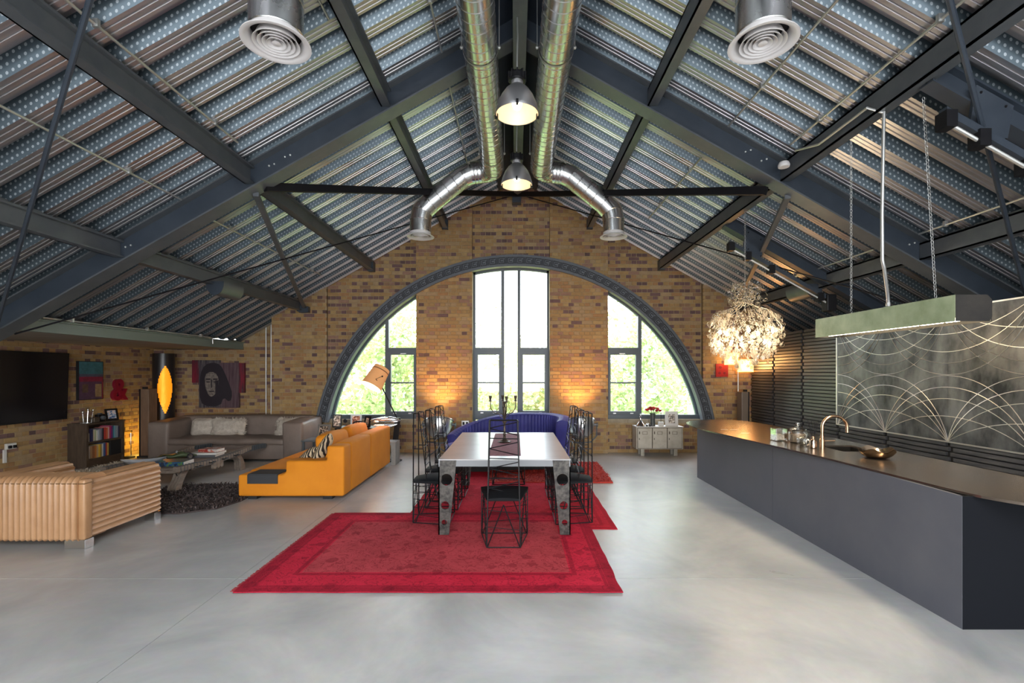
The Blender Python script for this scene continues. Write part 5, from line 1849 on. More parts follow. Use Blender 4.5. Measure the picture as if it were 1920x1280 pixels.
# things on the bookcase
zt_ = .791
T = thing('glass_ornament', 'small clear ornament of three silver balls on stems on the bookcase', 'ornament', (-7.62, 8.56, zt_))
for k, (dy, h) in enumerate(((-.04, .2), (.04, .24), (.12, .22))):
    part('stem', MB().tube((-7.6, 8.55 + dy, zt_), (-7.6, 8.55 + dy * 1.3, zt_ + h - .02), .004, 6), M_CHROME, T)
    part('ball', MB().sphere((-7.6, 8.55 + dy * 1.3, zt_ + h), .022, 12, 8), M_CHROME, T, smooth=True)
part('block', MB().box(-7.66, -7.56, 8.49, 8.62, zt_, zt_ + .09), M_CLEAR, T)
single('trinket_box', MB().rbox(-7.66, -7.55, 8.68, 8.79, zt_, zt_ + .09, .008, 2), mat('trinket_bronze', (.11, .085, .06), .5, .4), 'small square brown box on the bookcase beside the silver balls', 'box')
T = thing('boxy_ornament', 'small dark boxy ornament on the bookcase left of the arched frame', 'ornament', (-7.62, 8.9, zt_))
part('body', MB().rbox(-7.68, -7.6, 8.82, 8.97, zt_, zt_ + .13, .012, 2), M_BLACK, T)
part('lens', MB().lathe([(.04, 0), (.04, .03), (.03, .05), (.028, .03)], (-7.6, 8.895, zt_ + .065), 16, Matrix.Rotation(pi / 2, 3, 'Y')), M_STEEL, T, smooth=True)
part('finder', MB().rbox(-7.66, -7.61, 8.86, 8.92, zt_ + .13, zt_ + .155, .004, 1), M_STEEL, T)
T = frame('black arched photo frame leaning on the right end of the bookcase', (-7.58, 9.1, zt_), .21, .22, .032, M_BLACK, M_PH4, rz=pi / 2 - .35, tilt=.25)
T = thing('floor_speaker', 'tall narrow brown floor speaker in the left corner by the glowing column', 'speaker', (-7.38, 9.7, 0))
M_SPK = mat('speaker_walnut', (.17, .10, .062), .5, col2=(.22, .14, .09), scale=4, stretch=(5, 5, 1))
part('cabinet', MB().rbox(-7.46, -7.29, 9.62, 9.85, .03, 1.36, .01, 2), M_SPK, T)
part('side_cheek', MB().box(-7.475, -7.455, 9.61, 9.85, .03, 1.36), M_BLACK, T)
part('cap', MB().box(-7.45, -7.38, 9.66, 9.72, 1.36, 1.40), M_BLACKM, T)
part('base', MB().box(-7.5, -7.25, 9.58, 9.88, 0, .03), M_BLACKM, T)
T = thing('fire_tool_stand', 'slim metal tool stand on a dark base between the bookcase and the corner', 'stand', (-7.66, 9.55, 0))
part('base', MB().rbox(-7.76, -7.56, 9.47, 9.63, 0, .03, .006, 1), M_BLACKM, T)
for x, h in ((-7.73, .52), (-7.59, .5)):
    part('rod', MB().tube((x, 9.55, .03), (x, 9.55, h), .007, 6), M_CHROME, T)
part('handle', MB().tube((-7.75, 9.55, .53), (-7.57, 9.55, .53), .012, 8), M_CHROME, T)

# column lamp with a leaf-shaped glowing opening
lx, ly, lr = -7.385, 10.16, .197
cl = thing('column_lamp', 'black cylinder column lamp with a glowing gold leaf-shaped opening in the left corner', 'lamp', (lx, ly, 0))
nA, nZ, HT = 72, 104, 2.085
zc_, hh = 1.33, .505
def lam(a):
    return abs(a) < .0
ang0 = atan2(-ly, -lx) + .13
def wall_fn(i, j):
    a = ang0 + 2 * pi * i / nA
    return (lx + lr * cos(a), ly + lr * sin(a), HT * j / nZ)
b = MB()
b.v = [wall_fn(i, j) for i in range(nA) for j in range(nZ + 1)]
for i in range(nA):
    da = (i + .5) / nA * 2 * pi
    da = da - 2 * pi if da > pi else da
    for j in range(nZ):
        z = HT * (j + .5) / nZ
        t = (z - zc_) / hh
        if abs(t) < 1 and abs(da) < .68 * (1 - t * t) ** 1.0 * (1 + .15 * t):
            continue
        i2 = (i + 1) % nA
        b.f.append((i * (nZ + 1) + j, i2 * (nZ + 1) + j, i2 * (nZ + 1) + j + 1, i * (nZ + 1) + j + 1))
b.m = [0] * len(b.f)
part('shell', b, mat('black_column', (.02, .018, .02), .3), cl, smooth=True)
M_GOLD = mat('gold_leaf_glow', (.85, .42, .03), .45, .4, emit=(1.0, .30, .008), estr=.55, bump=.8, bscale=18)
part('gold_lining', MB().lathe([(lr - .02, .02), (lr - .02, HT - .02)], (lx, ly, 0), 40, cap=False), M_GOLD, cl, smooth=True)
part('top_cap', MB().lathe([(lr - .002, HT - .03), (lr - .002, HT - .001)], (lx, ly, 0), 40), M_BLACK, cl)
pl = bpy.data.lights.new('column_lamp_light', 'POINT')
pl.energy, pl.color, pl.shadow_soft_size = 9, (1, .58, .08), .06
o = bpy.data.objects.new('column_lamp_light', pl)
o.location = (-7.52, 9.93, .34)
COL.objects.link(o)

# shaped canvas on the recessed wall: a generic dark figure among vertical streaks
M_CANV = None
def streak_mat(n, cs_):
    m, t, b_ = new_mat(n)
    b_.inputs['Roughness'].default_value = .55
    tc, s = sepxyz(t)
    mp = t.nodes.new('ShaderNodeMapping')
    mp.inputs['Scale'].default_value = (1, 1, .09)
    t.links.new(tc.outputs['Object'], mp.inputs[0])
    nz = t.nodes.new('ShaderNodeTexNoise')
    nz.inputs['Scale'].default_value = 24
    nz.inputs['Detail'].default_value = 3
    t.links.new(mp.outputs[0], nz.inputs['Vector'])
    r = t.nodes.new('ShaderNodeValToRGB')
    r.color_ramp.elements[0].position, r.color_ramp.elements[0].color = .30, (*cs_[0], 1)
    r.color_ramp.elements[1].position, r.color_ramp.elements[1].color = .72, (*cs_[-1], 1)
    for i, c in enumerate(cs_[1:-1]):
        e = r.color_ramp.elements.new(.4 + .2 * i / max(1, len(cs_) - 3))
        e.color = (*c, 1)
    t.links.new(nz.outputs['Fac'], r.inputs['Fac'])
    t.links.new(r.outputs[0], b_.inputs['Base Color'])
    return m
cv = thing('shaped_canvas', 'dark shaped canvas of vertical streaks with a shadowy head above the taupe sofa', 'painting', (-6.4, 10.48, .93))
M_ST1 = streak_mat('streak_dark', ((.02, .016, .024), (.05, .04, .055), (.11, .10, .105), (.30, .28, .25)))
M_ST2 = streak_mat('streak_plum', ((.05, .02, .035), (.085, .045, .06), (.14, .10, .11)))
M_ST3 = streak_mat('streak_red', ((.10, .004, .015), (.22, .01, .03), (.04, .02, .03), (.25, .2, .18)))
for n, q, m in (('canvas_panel', (-6.83, -6.38, .93, 1.955), M_ST1), ('canvas_panel', (-6.38, -5.965, .93, 1.90), M_ST2), ('canvas_panel', (-6.98, -6.83, 1.47, 1.955), M_ST3), ('canvas_panel', (-5.965, -5.845, 1.25, 1.895), M_ST3)):
    part(n, MB().box(q[0], q[1], 10.44, 10.49, q[2], q[3]), m, cv)
# a plain invented face: dark hair mass, grey cheeks, brow bars, nose and mouth
M_PB = mat('paint_black', (.018, .014, .022), .5)
M_BONE = mat('paint_bone', (.27, .235, .205), .5, col2=(.10, .085, .08), scale=22)
hair = [(-6.83, 1.22), (-6.80, 1.66), (-6.70, 1.86), (-6.52, 1.91), (-6.36, 1.86), (-6.26, 1.66), (-6.18, 1.46), (-6.10, 1.22), (-6.16, 1.04), (-6.30, 1.16), (-6.36, .96), (-6.74, .96)]
part('dark_hair', MB().prism(smooth_poly(hair, 1), 'y', 10.436, 10.44), M_PB, cv)
face = [(-6.70, 1.64), (-6.56, 1.72), (-6.42, 1.64), (-6.39, 1.44), (-6.44, 1.26), (-6.54, 1.16), (-6.62, 1.20), (-6.69, 1.38)]
part('grey_face', MB().prism(smooth_poly(face, 1), 'y', 10.4335, 10.436), M_BONE, cv)
for q in ((-6.68, -6.58, 1.53, 1.56), (-6.52, -6.42, 1.53, 1.56), (-6.66, -6.59, 1.475, 1.50), (-6.51, -6.44, 1.475, 1.50), (-6.565, -6.54, 1.36, 1.54), (-6.60, -6.50, 1.27, 1.295), (-6.47, -6.40, 1.18, 1.52)):
    part('face_line', MB().box(q[0], q[1], 10.431, 10.4335, q[2], q[3]), M_PB, cv)

# ------------------------------------------------------------------ coffee table and what lies on it
M_GW = mat('grey_driftwood', (.30, .245, .20), .7, col2=(.17, .13, .105), scale=4, stretch=(8, 1, 8), amt=.9, detail=8)
ct = thing('coffee_table', 'weathered timber coffee table on curved carved legs, by the brown shag rug', 'table', (-5.2, 7.6, 0))
CX0, CX1, CY0, CY1, CZ = -5.75, -4.66, 6.74, 8.48, .345
for k in range(9):
    x = CX0 + .09 + k * (CX1 - CX0 - .18) / 9
    w_ = (CX1 - CX0 - .18) / 9
    part('top_plank', MB().box(x + .003, x + w_ - .003, CY0 + .02, CY1 - .02, CZ - .03, CZ - R.uniform(0, .004)), M_GW, ct)
for x in (CX0, CX1 - .08):
    b = MB()
    def fr_(u, v):
        y = CY0 - .04 + (CY1 - CY0 + .12) * u
        z = CZ + .015 * cos((u - .5) * 2 * pi) * -1 + .02 * max(0, u - .8) * 5
        q = ((0, -.055), (.08, -.055), (.08, .012), (0, .012))[int(round(v * 4)) % 4]
        return (x + q[0], y, z + q[1])
    b.grid(fr_, 24, 4, cv=True)
    b.f += [(0, 1, 2, 3), (len(b.v) - 4, len(b.v) - 3, len(b.v) - 2, len(b.v) - 1)]
    b.m += [0, 0]
    part('side_rail', b, M_GW, ct)
    for k in range(34):
        y = CY0 + k * (CY1 - CY0) / 25
        z = CZ + .015 * -cos(((y - CY0 + .04) / (CY1 - CY0 + .12) - .5) * 2 * pi)
        part('iron_strap', MB().box(x - .004, x + .084, y - .004, y + .004, z - .06, z + .018), M_STEEL, ct)
for y in (CY0 + .02, CY1 - .1):
    part('cross_rail', MB().box(CX0 + .08, CX1 - .08, y, y + .08, CZ - .07, CZ - .025), M_GW, ct)
for x in (CX0 + .05, CX1 - .17):
    for y, s in ((CY0 + .15, -1), (CY1 - .2, 1)):
        for k in range(3):
            xx = x + k * .042
            pts = []
            for i in range(9):
                t = i / 8
                yy = y + s * (.16 * sin(t * pi * .55) - .05)
                pts.append((yy, CZ - .05 - (CZ - .05) * t))
            poly = [(p[0] - .06 - .02 * cos(i), p[1]) for i, p in enumerate(pts)] + [(p[0] + .05, p[1]) for i, p in reversed(list(enumerate(pts)))]
            part('leg_ply', MB().prism(poly, 'x', xx, xx + .036), M_GW, ct)
    part('stay_rod', MB().tube((x + .06, CY0 + .05, CZ - .06), (x + .06, CY0 + .16, .1), .006, 5), M_BLACK, ct)
for k in range(4):
    y = CY0 + .3 + k * .32
    part('iron_hook', MB().path([(CX1, y, CZ - .03), (CX1 + .05, y, CZ - .03), (CX1 + .05, y + .09, CZ - .03), (CX1, y + .09, CZ - .03)], .007, 5), M_BLACK, ct)
for k in range(3):
    y = CY0 + .72 + k * .085
    b = MB().prism([(y, CZ - .05), (y + .075, CZ - .05), (y + .075, CZ - .13), (y + .055, CZ - .15), (y + .02, CZ - .15), (y, CZ - .13)], 'x', CX1 - .03, CX1 + .012)
    part('hanging_plate', b, M_GW, ct)

def book_flat(label, c, sx, sy, sz, rz, cover, pages=None, grp=None):
    M = Matrix.Translation(c) @ Matrix.Rotation(rz, 4, 'Z')
    T = thing('book', label, 'book', c, grp)
    part('pages', MB().box(-sx / 2 + .004, sx / 2 - .006, -sy / 2 + .006, sy / 2 - .006, .004, sz - .004, M), pages or M_WHITEP, T)
    b = MB().box(-sx / 2, sx / 2, -sy / 2, sy / 2, 0, .004, M).box(-sx / 2, sx / 2, -sy / 2, sy / 2, sz - .004, sz, M).box(-sx / 2 - .001, -sx / 2 + .004, -sy / 2, sy / 2, 0, sz, M)
    part('cover', b, cover, T)
    return T
M_BK1 = photo_mat('atlas_cover', (.02, .035, .07), (.03, .10, .22), (.10, .22, .08), 14)
book_flat('thick dark blue picture book lying near the front of the coffee table', (-4.98, 7.05, CZ + .001), .30, .42, .06, pi / 2 + .12, M_BK1)
book_flat('large grey book at the bottom of the small pile on the coffee table', (-4.98, 7.78, CZ + .001), .32, .44, .035, pi / 2 + .1, mat('book_graphite', (.10, .10, .11), .5))
book_flat('pale book in the middle of the small pile on the coffee table', (-4.95, 7.8, CZ + .037), .42, .30, .03, .05, mat('book_pale', (.6, .58, .55), .5))
book_flat('red and white book on top of the small pile on the coffee table', (-4.92, 7.84, CZ + .068), .22, .30, .045, pi / 2 - .05, photo_mat('book_redwhite', (.35, .05, .04), (.5, .2, .15), (.55, .5, .48), 12))
# green model car
gc = thing('model_car', 'vintage green open-topped model racing car on the coffee table', 'model car', (-5.22, 7.45, CZ))
M_GRN = mat('racing_green', (.075, .105, .05), .3, .3, coat=.3)
MC = Matrix.Translation((-5.22, 7.45, CZ + .002)) @ Matrix.Rotation(.75, 4, 'Z')
def carf(u, v):
    x = (u - .5) * .52
    t = 2 * u - 1
    w_ = .095 * (1 - abs(t) ** 4 * .55)
    a = 2 * pi * v
    top = .085 + .03 * math.exp(-((t - .25) / .28) ** 2) + .018 * math.exp(-((t + .62) / .2) ** 2) - .03 * abs(t) ** 3
    zc0 = (.03 + top) / 2
    y, z = w_ * math.copysign(abs(cos(a)) ** .6, cos(a)), zc0 + (top - .03) / 2 * math.copysign(abs(sin(a)) ** .8, sin(a))
    if t > .0 and t < .42 and abs(y) < .05 and z > zc0:
        z -= .03
    return MC @ Vector((x, y, z))
b = MB().grid(carf, 36, 20, cv=True)
b.f += [tuple(range(20)), tuple(len(b.v) - 20 + j for j in range(20))]
b.m += [0, 0]
part('body', b, M_GRN, gc, smooth=True)
for sx in (-.165, .165):
    for sy in (-.09, .09):
        wh = part('wheel', MB().lathe([(.012, -.018), (.042, -.018), (.046, -.01), (.046, .01), (.042, .018), (.012, .018)], MC @ Vector((sx, sy, .044)), 20, (MC.to_3x3() @ Matrix.Rotation(pi / 2, 3, 'X'))), M_BLACKM, gc, smooth=True)
        part('hub', MB().lathe([(.028, -.02), (.03, 0), (.028, .02)], MC @ Vector((sx, sy, .044)), 12, (MC.to_3x3() @ Matrix.Rotation(pi / 2, 3, 'X'))), M_CHROME, wh)
part('windscreen', MB().box(-.003, .003, -.05, .05, 0, .035, MC @ Matrix.Translation((.0, 0, .10)) @ Matrix.Rotation(.5, 4, 'Y')), M_CLEAR, gc)
# silver boat-shaped dish
def dishf(u, v):
    a, t = 2 * pi * u, v
    r = .03 + .97 * min(1, t * 2 if t < .5 else 2 - t * 2)
    z = .07 * r ** 2.5 * (1 + .5 * cos(a) ** 2) + (.004 if t > .5 else 0)
    return (-5.36 + .27 * r * cos(a) * cos(.5) - .14 * r * sin(a) * sin(.5), 6.98 + .27 * r * cos(a) * sin(.5) + .14 * r * sin(a) * cos(.5), CZ + .001 + z)
b = MB().grid(dishf, 40, 16, cu=True)
b.f += [tuple(i * 17 for i in range(40)), tuple(i * 17 + 16 for i in range(40))]
b.m += [0, 0]
single('silver_dish', b, mat('beaten_silver', (.66, .69, .74), .35, .35, bump=.3, bscale=30), 'boat-shaped beaten silver dish on the coffee table behind the tan sofa arm', 'dish', True)

# ------------------------------------------------------------------ cluster behind the orange sofa
M_TGL = mat('grey_side_table', (.12, .14, .155), .35, .4)
T = thing('side_table', 'low grey metal side table between the taupe and orange sofas', 'table', (-3.5, 9.0, 0))
part('top', MB().box(-3.88, -3.18, 8.75, 9.25, .435, .455), M_TGL, T)
for x in (-3.86, -3.22):
    for y in (8.77, 9.21):
        part('leg', MB().box(x, x + .03, y, y + .03, 0, .435), M_TGL, T)
part('lower_shelf', MB().box(-3.86, -3.2, 8.77, 9.23, .12, .135), M_TGL, T)
frame('pewter photo frame on the grey side table beside the taupe sofa', (-3.52, 8.86, .456), .24, .28, .035, M_SILV, M_PH1, rz=-.12, tilt=.2)
b = MB().lathe([(.03, 0), (.03, .005), (.006, .012), (.006, .07), (.028, .09), (.034, .13), (.03, .15)], (-3.33, 8.84, .456), 16, cap=False)
single('wine_glass', b, M_CLEAR, 'small stemmed glass by the pewter frame on the grey side table', 'glass', True)
T = thing('wire_side_table', 'tall thin black side table with photo frames before the left window', 'table', (-3.06, 9.35, 0))
part('top', MB().box(-3.42, -2.66, 9.15, 9.6, .62, .635), M_BLACK, T)
for x in (-3.41, -2.69):
    for y in (9.16, 9.57):
        part('leg', MB().box(x, x + .02, y, y + .02, 0, .62), M_BLACK, T)
part('brace', MB().tube((-3.40, 9.17, .60), (-3.2, 9.17, .40), .008, 6), M_BLACK, T)
part('shelf', MB().box(-3.41, -2.67, 9.16, 9.58, .28, .292), M_BLACK, T)
frame('black upright photo frame at the left end of the thin black table', (-3.42, 9.28, .636), .17, .245, .02, M_BLACK, M_PH2, rz=.1, tilt=.12)
frame('brown photo frame with a warm print, middle of the thin black table', (-3.10, 9.42, .636), .21, .235, .03, M_SILV, M_PH3, rz=.05, tilt=.12)
frame('dark photo frame leaning well back at the right end of the thin black table', (-2.86, 9.3, .636), .14, .215, .035, M_BLACK, M_PH1, rz=-.35, tilt=.3)
T = thing('desk_clock', 'tiny round dark clock on a stem, on the thin black table', 'clock', (-3.25, 9.25, .636))
part('stem', MB().lathe([(.03, 0), (.03, .006), (.005, .01), (.005, .09)], (-3.25, 9.25, .636), 12), M_CHROME, T)
part('dial', MB().lathe([(.036, -.012), (.04, 0), (.036, .012)], (-3.25, 9.25, .765), 18, Matrix.Rotation(pi / 2, 3, 'X')), M_BLACK, T, smooth=True)
single('pear_ornament', MB().lathe([(.02, 0), (.045, .02), (.05, .05), (.035, .09), (.016, .12), (.008, .15), (.003, .19)], (-3.46, 9.5, .636), 16), mat('pear_red_brown', (.24, .13, .11), .4), 'red-brown pear-shaped ornament behind the black photo frame', 'ornament', True)
T = thing('table_ornament', 'small silver and black ornament lying on the thin black table', 'ornament', (-2.98, 9.2, .636))
part('base', MB().lathe([(.075, 0), (.08, .01), (.06, .045), (.03, .06), (.022, .09)], (-2.98, 9.22, .636), 18), M_CHROME, T, smooth=True)
part('handset', MB().path([(-3.09, 9.22, .70), (-3.07, 9.22, .745), (-2.98, 9.22, .76), (-2.89, 9.22, .745), (-2.87, 9.22, .70)], [.022, .014, .011, .014, .022], 10), M_BLACK, T, smooth=True)

M_CONC = mat('cast_concrete', (.36, .36, .35), .8, col2=(.28, .28, .27), scale=5, bump=.3)
T = thing('concrete_bench', 'grey concrete bench at the far end of the orange sofa', 'bench', (-2.55, 9.0, 0))
part('top', MB().box(-2.95, -2.18, 8.80, 9.14, .36, .42), M_CONC, T)
for x in (-2.95, -2.26):
    part('leg', MB().box(x, x + .08, 8.80, 9.14, 0, .36), M_CONC, T)
# aircraft model
ac = thing('model_aircraft', 'silver twin-float model seaplane on a stand behind the orange sofa', 'model aircraft', (-2.48, 8.98, .42))
M_AIR = mat('polished_silver', (.72, .74, .77), .2, .95)
A = Matrix.Translation((-2.42, 8.98, .80)) @ Matrix.Rotation(.15, 4, 'Z')
part('fuselage', MB().path([A @ Vector(p) for p in ((-.26, 0, .0), (-.2, 0, .01), (-.05, 0, .02), (.12, 0, .02), (.24, 0, .0), (.28, 0, -.01))], [.006, .022, .045, .05, .03, .006], 12), M_AIR, ac, smooth=True)
part('wing', MB().box(-.02, .07, -.16, .16, .055, .065, A), M_AIR, ac)
part('wing', MB().box(-.26, .26, -.02, .05, -.035, -.026, A), M_AIR, ac)
part('tail_fin', MB().prism([(-.27, .0), (-.2, .0), (-.23, .09), (-.27, .09)], 'y', -.004, .004), M_AIR, ac)
ac.children[-1].data.transform(A)
for s in (-1, 1):
    part('engine', MB().path([A @ Vector(p) for p in ((.17 * s - .05, -.03, -.02), (.17 * s, -.03, -.02), (.17 * s + .06, -.03, -.02))], [.012, .024, .018], 10), M_AIR, ac, smooth=True)
    part('float', MB().path([A @ Vector(p) for p in ((-.2, .06 * s, -.09), (-.1, .06 * s, -.10), (.12, .06 * s, -.10), (.22, .06 * s, -.075))], [.008, .022, .024, .006], 10), M_AIR, ac, smooth=True)
    part('strut', MB().tube(A @ Vector((0, .06 * s, -.08)), A @ Vector((0, .01 * s, .0)), .005, 5), M_AIR, ac)
part('propeller', MB().box(.28, .286, -.07, .07, -.018, -.002, A), M_BLACK, ac)
part('stand', MB().tube((-2.42, 8.98, .42), (-2.42, 8.98, .76), .008, 6), M_CHROME, ac)
part('stand_foot', MB().lathe([(.07, 0), (.07, .01)], (-2.42, 8.98, .421), 18), M_BLACK, ac)

# tilted shade floor lamp
fl_ = thing('floor_lamp', 'floor lamp with a big tilted orange shade before the left window', 'lamp', (-2.26, 9.25, 0))
axis = Vector((.40, .42, .87)).normalized()
M_SHADE = mat('apricot_shade', (.78, .40, .17), .8, emit=(1, .42, .15), estr=.14)
M_SHIN = glow('shade_lining', (1, .76, .48), 3)
Q = axis.to_track_quat('Z', 'Y').to_matrix()
sc_ = Vector((-2.56, 8.95, 1.60))
shd = part('shade', MB().lathe([(.195, -.21), (.155, .13)], sc_, 40, Q, cap=False), M_SHADE, fl_, smooth=True)
part('shade_lining', MB().lathe([(.192, -.209), (.152, .13)], sc_, 40, Q, cap=False), M_SHIN, shd, smooth=True)
part('shade_band', MB().lathe([(.157, .13), (.150, .20)], sc_, 40, Q, cap=False), M_SHADE, shd, smooth=True)
part('shade_seam', MB().lathe([(.159, .122), (.16, .132), (.157, .14)], sc_, 40, Q, cap=False), mat('shade_brown', (.25, .10, .04), .7), shd)
part('shade_top', MB().lathe([(.149, .195), (.002, .196)], sc_, 40, Q, cap=False), M_SHADE, shd)
for s in (-1, 1):
    p0 = sc_ + Q @ Vector((.16 * s, 0, .02))
    part('fork', MB().path([p0, sc_ + Q @ Vector((.20 * s, .1, -.1)), (-2.46, 9.06, 1.36)], .006, 6), M_BLACK, fl_)
    part('fork_eye', MB().lathe([(.016, -.01), (.016, .01)], p0, 12, Q @ Matrix.Rotation(pi / 2, 3, 'Y')), M_BLACK, fl_)
part('pole', MB().tube((-2.48, 9.06, 1.38), (-2.24, 9.2, .80), .013, 8), M_BLACK, fl_)
part('pole', MB().beam((-2.23, 9.2, .83), (-2.33, 9.24, .02), .03, .10, (1, 0, 0)), M_BLACK, fl_)
part('base', MB().lathe([(.16, 0), (.16, .015), (.03, .03)], (-2.33, 9.26, 0), 24), M_BLACK, fl_)
pl = bpy.data.lights.new('floor_lamp_light', 'POINT')
pl.energy, pl.color, pl.shadow_soft_size = 6, (1, .66, .35), .05
o = bpy.data.objects.new('floor_lamp_light', pl)
o.location = sc_
COL.objects.link(o)

# ------------------------------------------------------------------ studio lamps lighting the piers
M_LAMPH = mat('worn_chrome', (.55, .56, .57), .28, .9)
for x, lab in ((-1.50, 'left of the two chrome drum studio lamps uplighting the brick piers, behind the chairs'), (1.30, 'right of the two chrome drum studio lamps uplighting the brick piers, behind the chairs')):
    y, z = 9.55, .74
    T = thing('studio_lamp', lab, 'lamp', (x, y, 0))
    tl = Matrix.Rotation(-.35, 3, 'X')
    c = (x, y, z - .08)
    part('housing', MB().lathe([(.05, -.26), (.13, -.25), (.21, -.16), (.255, -.03), (.262, .07), (.275, .075), (.275, .10), (.255, .10), (.24, -.02), (.19, -.14), (.05, -.2)], c, 36, tl), M_LAMPH, T, smooth=True)
    part('lens', MB().lathe([(.25, .09), (.15, .11), (.002, .12)], c, 30, tl, cap=False), glow('studio_lens', (1, .55, .2), 2.5), T, smooth=True)
    b = MB()
    for k in range(8):
        a = 2 * pi * k / 8
        b.sphere(Vector(c) + tl @ Vector((.275 * cos(a), .275 * sin(a), .08)), .016, 6, 4)
    part('rim_clip', b, M_STEEL, T)
    for s in (-1, 1):
        part('trunnion', MB().lathe([(.03, 0), (.03, .05), (.045, .055), (.045, .08), (.02, .085)], Vector(c) + Vector((s * .25, 0, 0)), 12, Matrix.Rotation(s * pi / 2, 3, 'Y')), M_STEEL, T, smooth=True)
    part('yoke', MB().path([(x - .31, y, z - .08), (x - .31, y, z - .3), (x - .2, y, z - .42), (x, y, z - .45), (x + .2, y, z - .42), (x + .31, y, z - .3), (x + .31, y, z - .08)], .014, 8), M_STEEL, T, smooth=True)
    part('post', MB().tube((x, y, .12), (x, y, z - .45), .022, 10), M_STEEL, T)
    for k in range(3):
        a = 2 * pi * k / 3 + .5
        part('leg', MB().tube((x, y, .2), (x + .28 * cos(a), y + .28 * sin(a), .01), .012, 6), M_STEEL, T)
    sp = bpy.data.lights.new('studio_spot', 'SPOT')
    sp.energy, sp.color, sp.spot_size, sp.spot_blend, sp.shadow_soft_size = 70, (1, .50, .16), radians(100), .9, .1
    o = bpy.data.objects.new('studio_spot', sp)
    o.location = Vector(c) + tl @ Vector((0, 0, .16))
    o.rotation_euler = (radians(180 - 26), 0, 0)
    COL.objects.link(o)
T = thing('wall_outlet', 'small grey double outlet on the brick pier left of the glass door', 'socket', (-1.04, YB, .62))
part('plate', MB().rbox(-1.12, -.96, YB - .03, YB, .58, .69, .006, 2), M_SILV, T)
for s in (-.035, .035):
    part('socket_face', MB().box(-1.04 + s - .02, -1.04 + s + .02, YB - .033, YB - .03, .60, .66), M_BLACKM, T)

# ------------------------------------------------------------------ white locker and what stands on it
M_LOCK = mat('chipped_white_paint', (.56, .53, .46), .5, .1, col2=(.40, .36, .29), scale=7, amt=.8, detail=9, bump=.15)
M_RUST = mat('rubbed_edge', (.10, .075, .055), .6, .3)
lk = thing('locker_cabinet', 'distressed white metal three-door locker cabinet under the right window', 'cabinet', (2.91, 9.9, 0))
lx0, lx1, ly0, ly1, lz0, lz1 = 2.45, 3.39, 9.76, 10.12, .14, .595
part('body', MB().box(lx0, lx1, ly0 + .012, ly1, lz0, lz1 - .012), M_LOCK, lk)
part('top', MB().box(lx0 - .006, lx1 + .006, ly0 - .004, ly1, lz1 - .012, lz1), M_WHITEP, lk)
wd = (lx1 - lx0 - .05) / 3
for k in range(3):
    x = lx0 + .02 + k * (wd + .005)
    d = part('door', MB().rbox(x + .006, x + wd - .006, ly0 - .002, ly0 + .012, lz0 + .02, lz1 - .03, .003, 1), M_LOCK, lk)
    part('door_gap', MB().box(x - .002, x + wd + .002, ly0 + .006, ly0 + .013, lz0 + .012, lz1 - .02), M_RUST, lk)
    b = MB()
    cx_, cz_ = x + wd * .5, lz1 - .125
    for q in ((-.05, .05, -.03, -.024), (-.05, .05, .024, .03), (-.05, -.044, -.03, .03), (.044, .05, -.03, .03)):
        b.box(cx_ + q[0], cx_ + q[1], ly0 - .007, ly0 - .001, cz_ + q[2], cz_ + q[3])
    part('card_holder', b, M_RUST, d)
    part('latch', MB().rbox(x + .03, x + .048, ly0 - .014, ly0 - .001, cz_ - .025, cz_ + .03, .004, 1), M_RUST, d)
    part('keyhole', MB().rbox(x + .03, x + .042, ly0 - .006, ly0 - .001, cz_ - .14, cz_ - .105, .003, 1), M_BLACK, d)
for x in (lx0 + .10, lx1 - .17):
    for y in (ly0 + .04, ly1 - .1):
        b = MB()
        for k in range(3):
            b.box(x + k * .025, x + k * .025 + .019, y, y + .06, 0, lz0)
        part('leg', b, M_LOCK, lk)
zl = lz1 + .001
b = MB().lathe([(.085, 0), (.09, .01), (.075, .04), (.045, .075), (.022, .12), (.016, .17), (.02, .19), (.012, .2), (.02, .225), (.012, .245), (.002, .25)], (2.56, 9.88, zl), 24)
single('silver_bell', b, mat('pewter_polish', (.5, .5, .52), .16, 1), 'tall silver handbell at the left end of the white locker', 'bell', True)
T = thing('silver_car', 'tiny rounded silver toy car on the white locker by the bell', 'toy', (2.70, 9.82, zl))
part('body', MB().sphere((2.70, 9.82, zl + .034), .034, 14, 8, (1.5, .9, .8)), M_CHROME, T, smooth=True)
for s in (-.03, .03):
    for q in (-.026, .026):
        part('wheel', MB().lathe([(.014, -.005), (.014, .005)], (2.70 + s, 9.82 + q, zl + .014), 10, Matrix.Rotation(pi / 2, 3, 'X')), M_BLACK, T)
vx, vy = 2.815, 9.9
single('flower_vase', MB().lathe([(.045, 0), (.05, .005), (.047, .1), (.052, .22), (.055, .26), (.049, .26), (.043, .1), (.002, .01)], (vx, vy, zl), 22), mat('dark_vase', (.04, .045, .045), .3, col2=(.08, .09, .085), scale=20), 'dark cylindrical flower vase on the white locker', 'vase', True)
rr = random.Random(21)
M_ROSE = [mat('rose_red', (.62, .02, .035), .6), mat('rose_deep', (.45, .01, .03), .6), mat('rose_pink', (.72, .09, .10), .6)]
M_LEAF1 = mat('rose_leaf', (.07, .19, .045), .6)
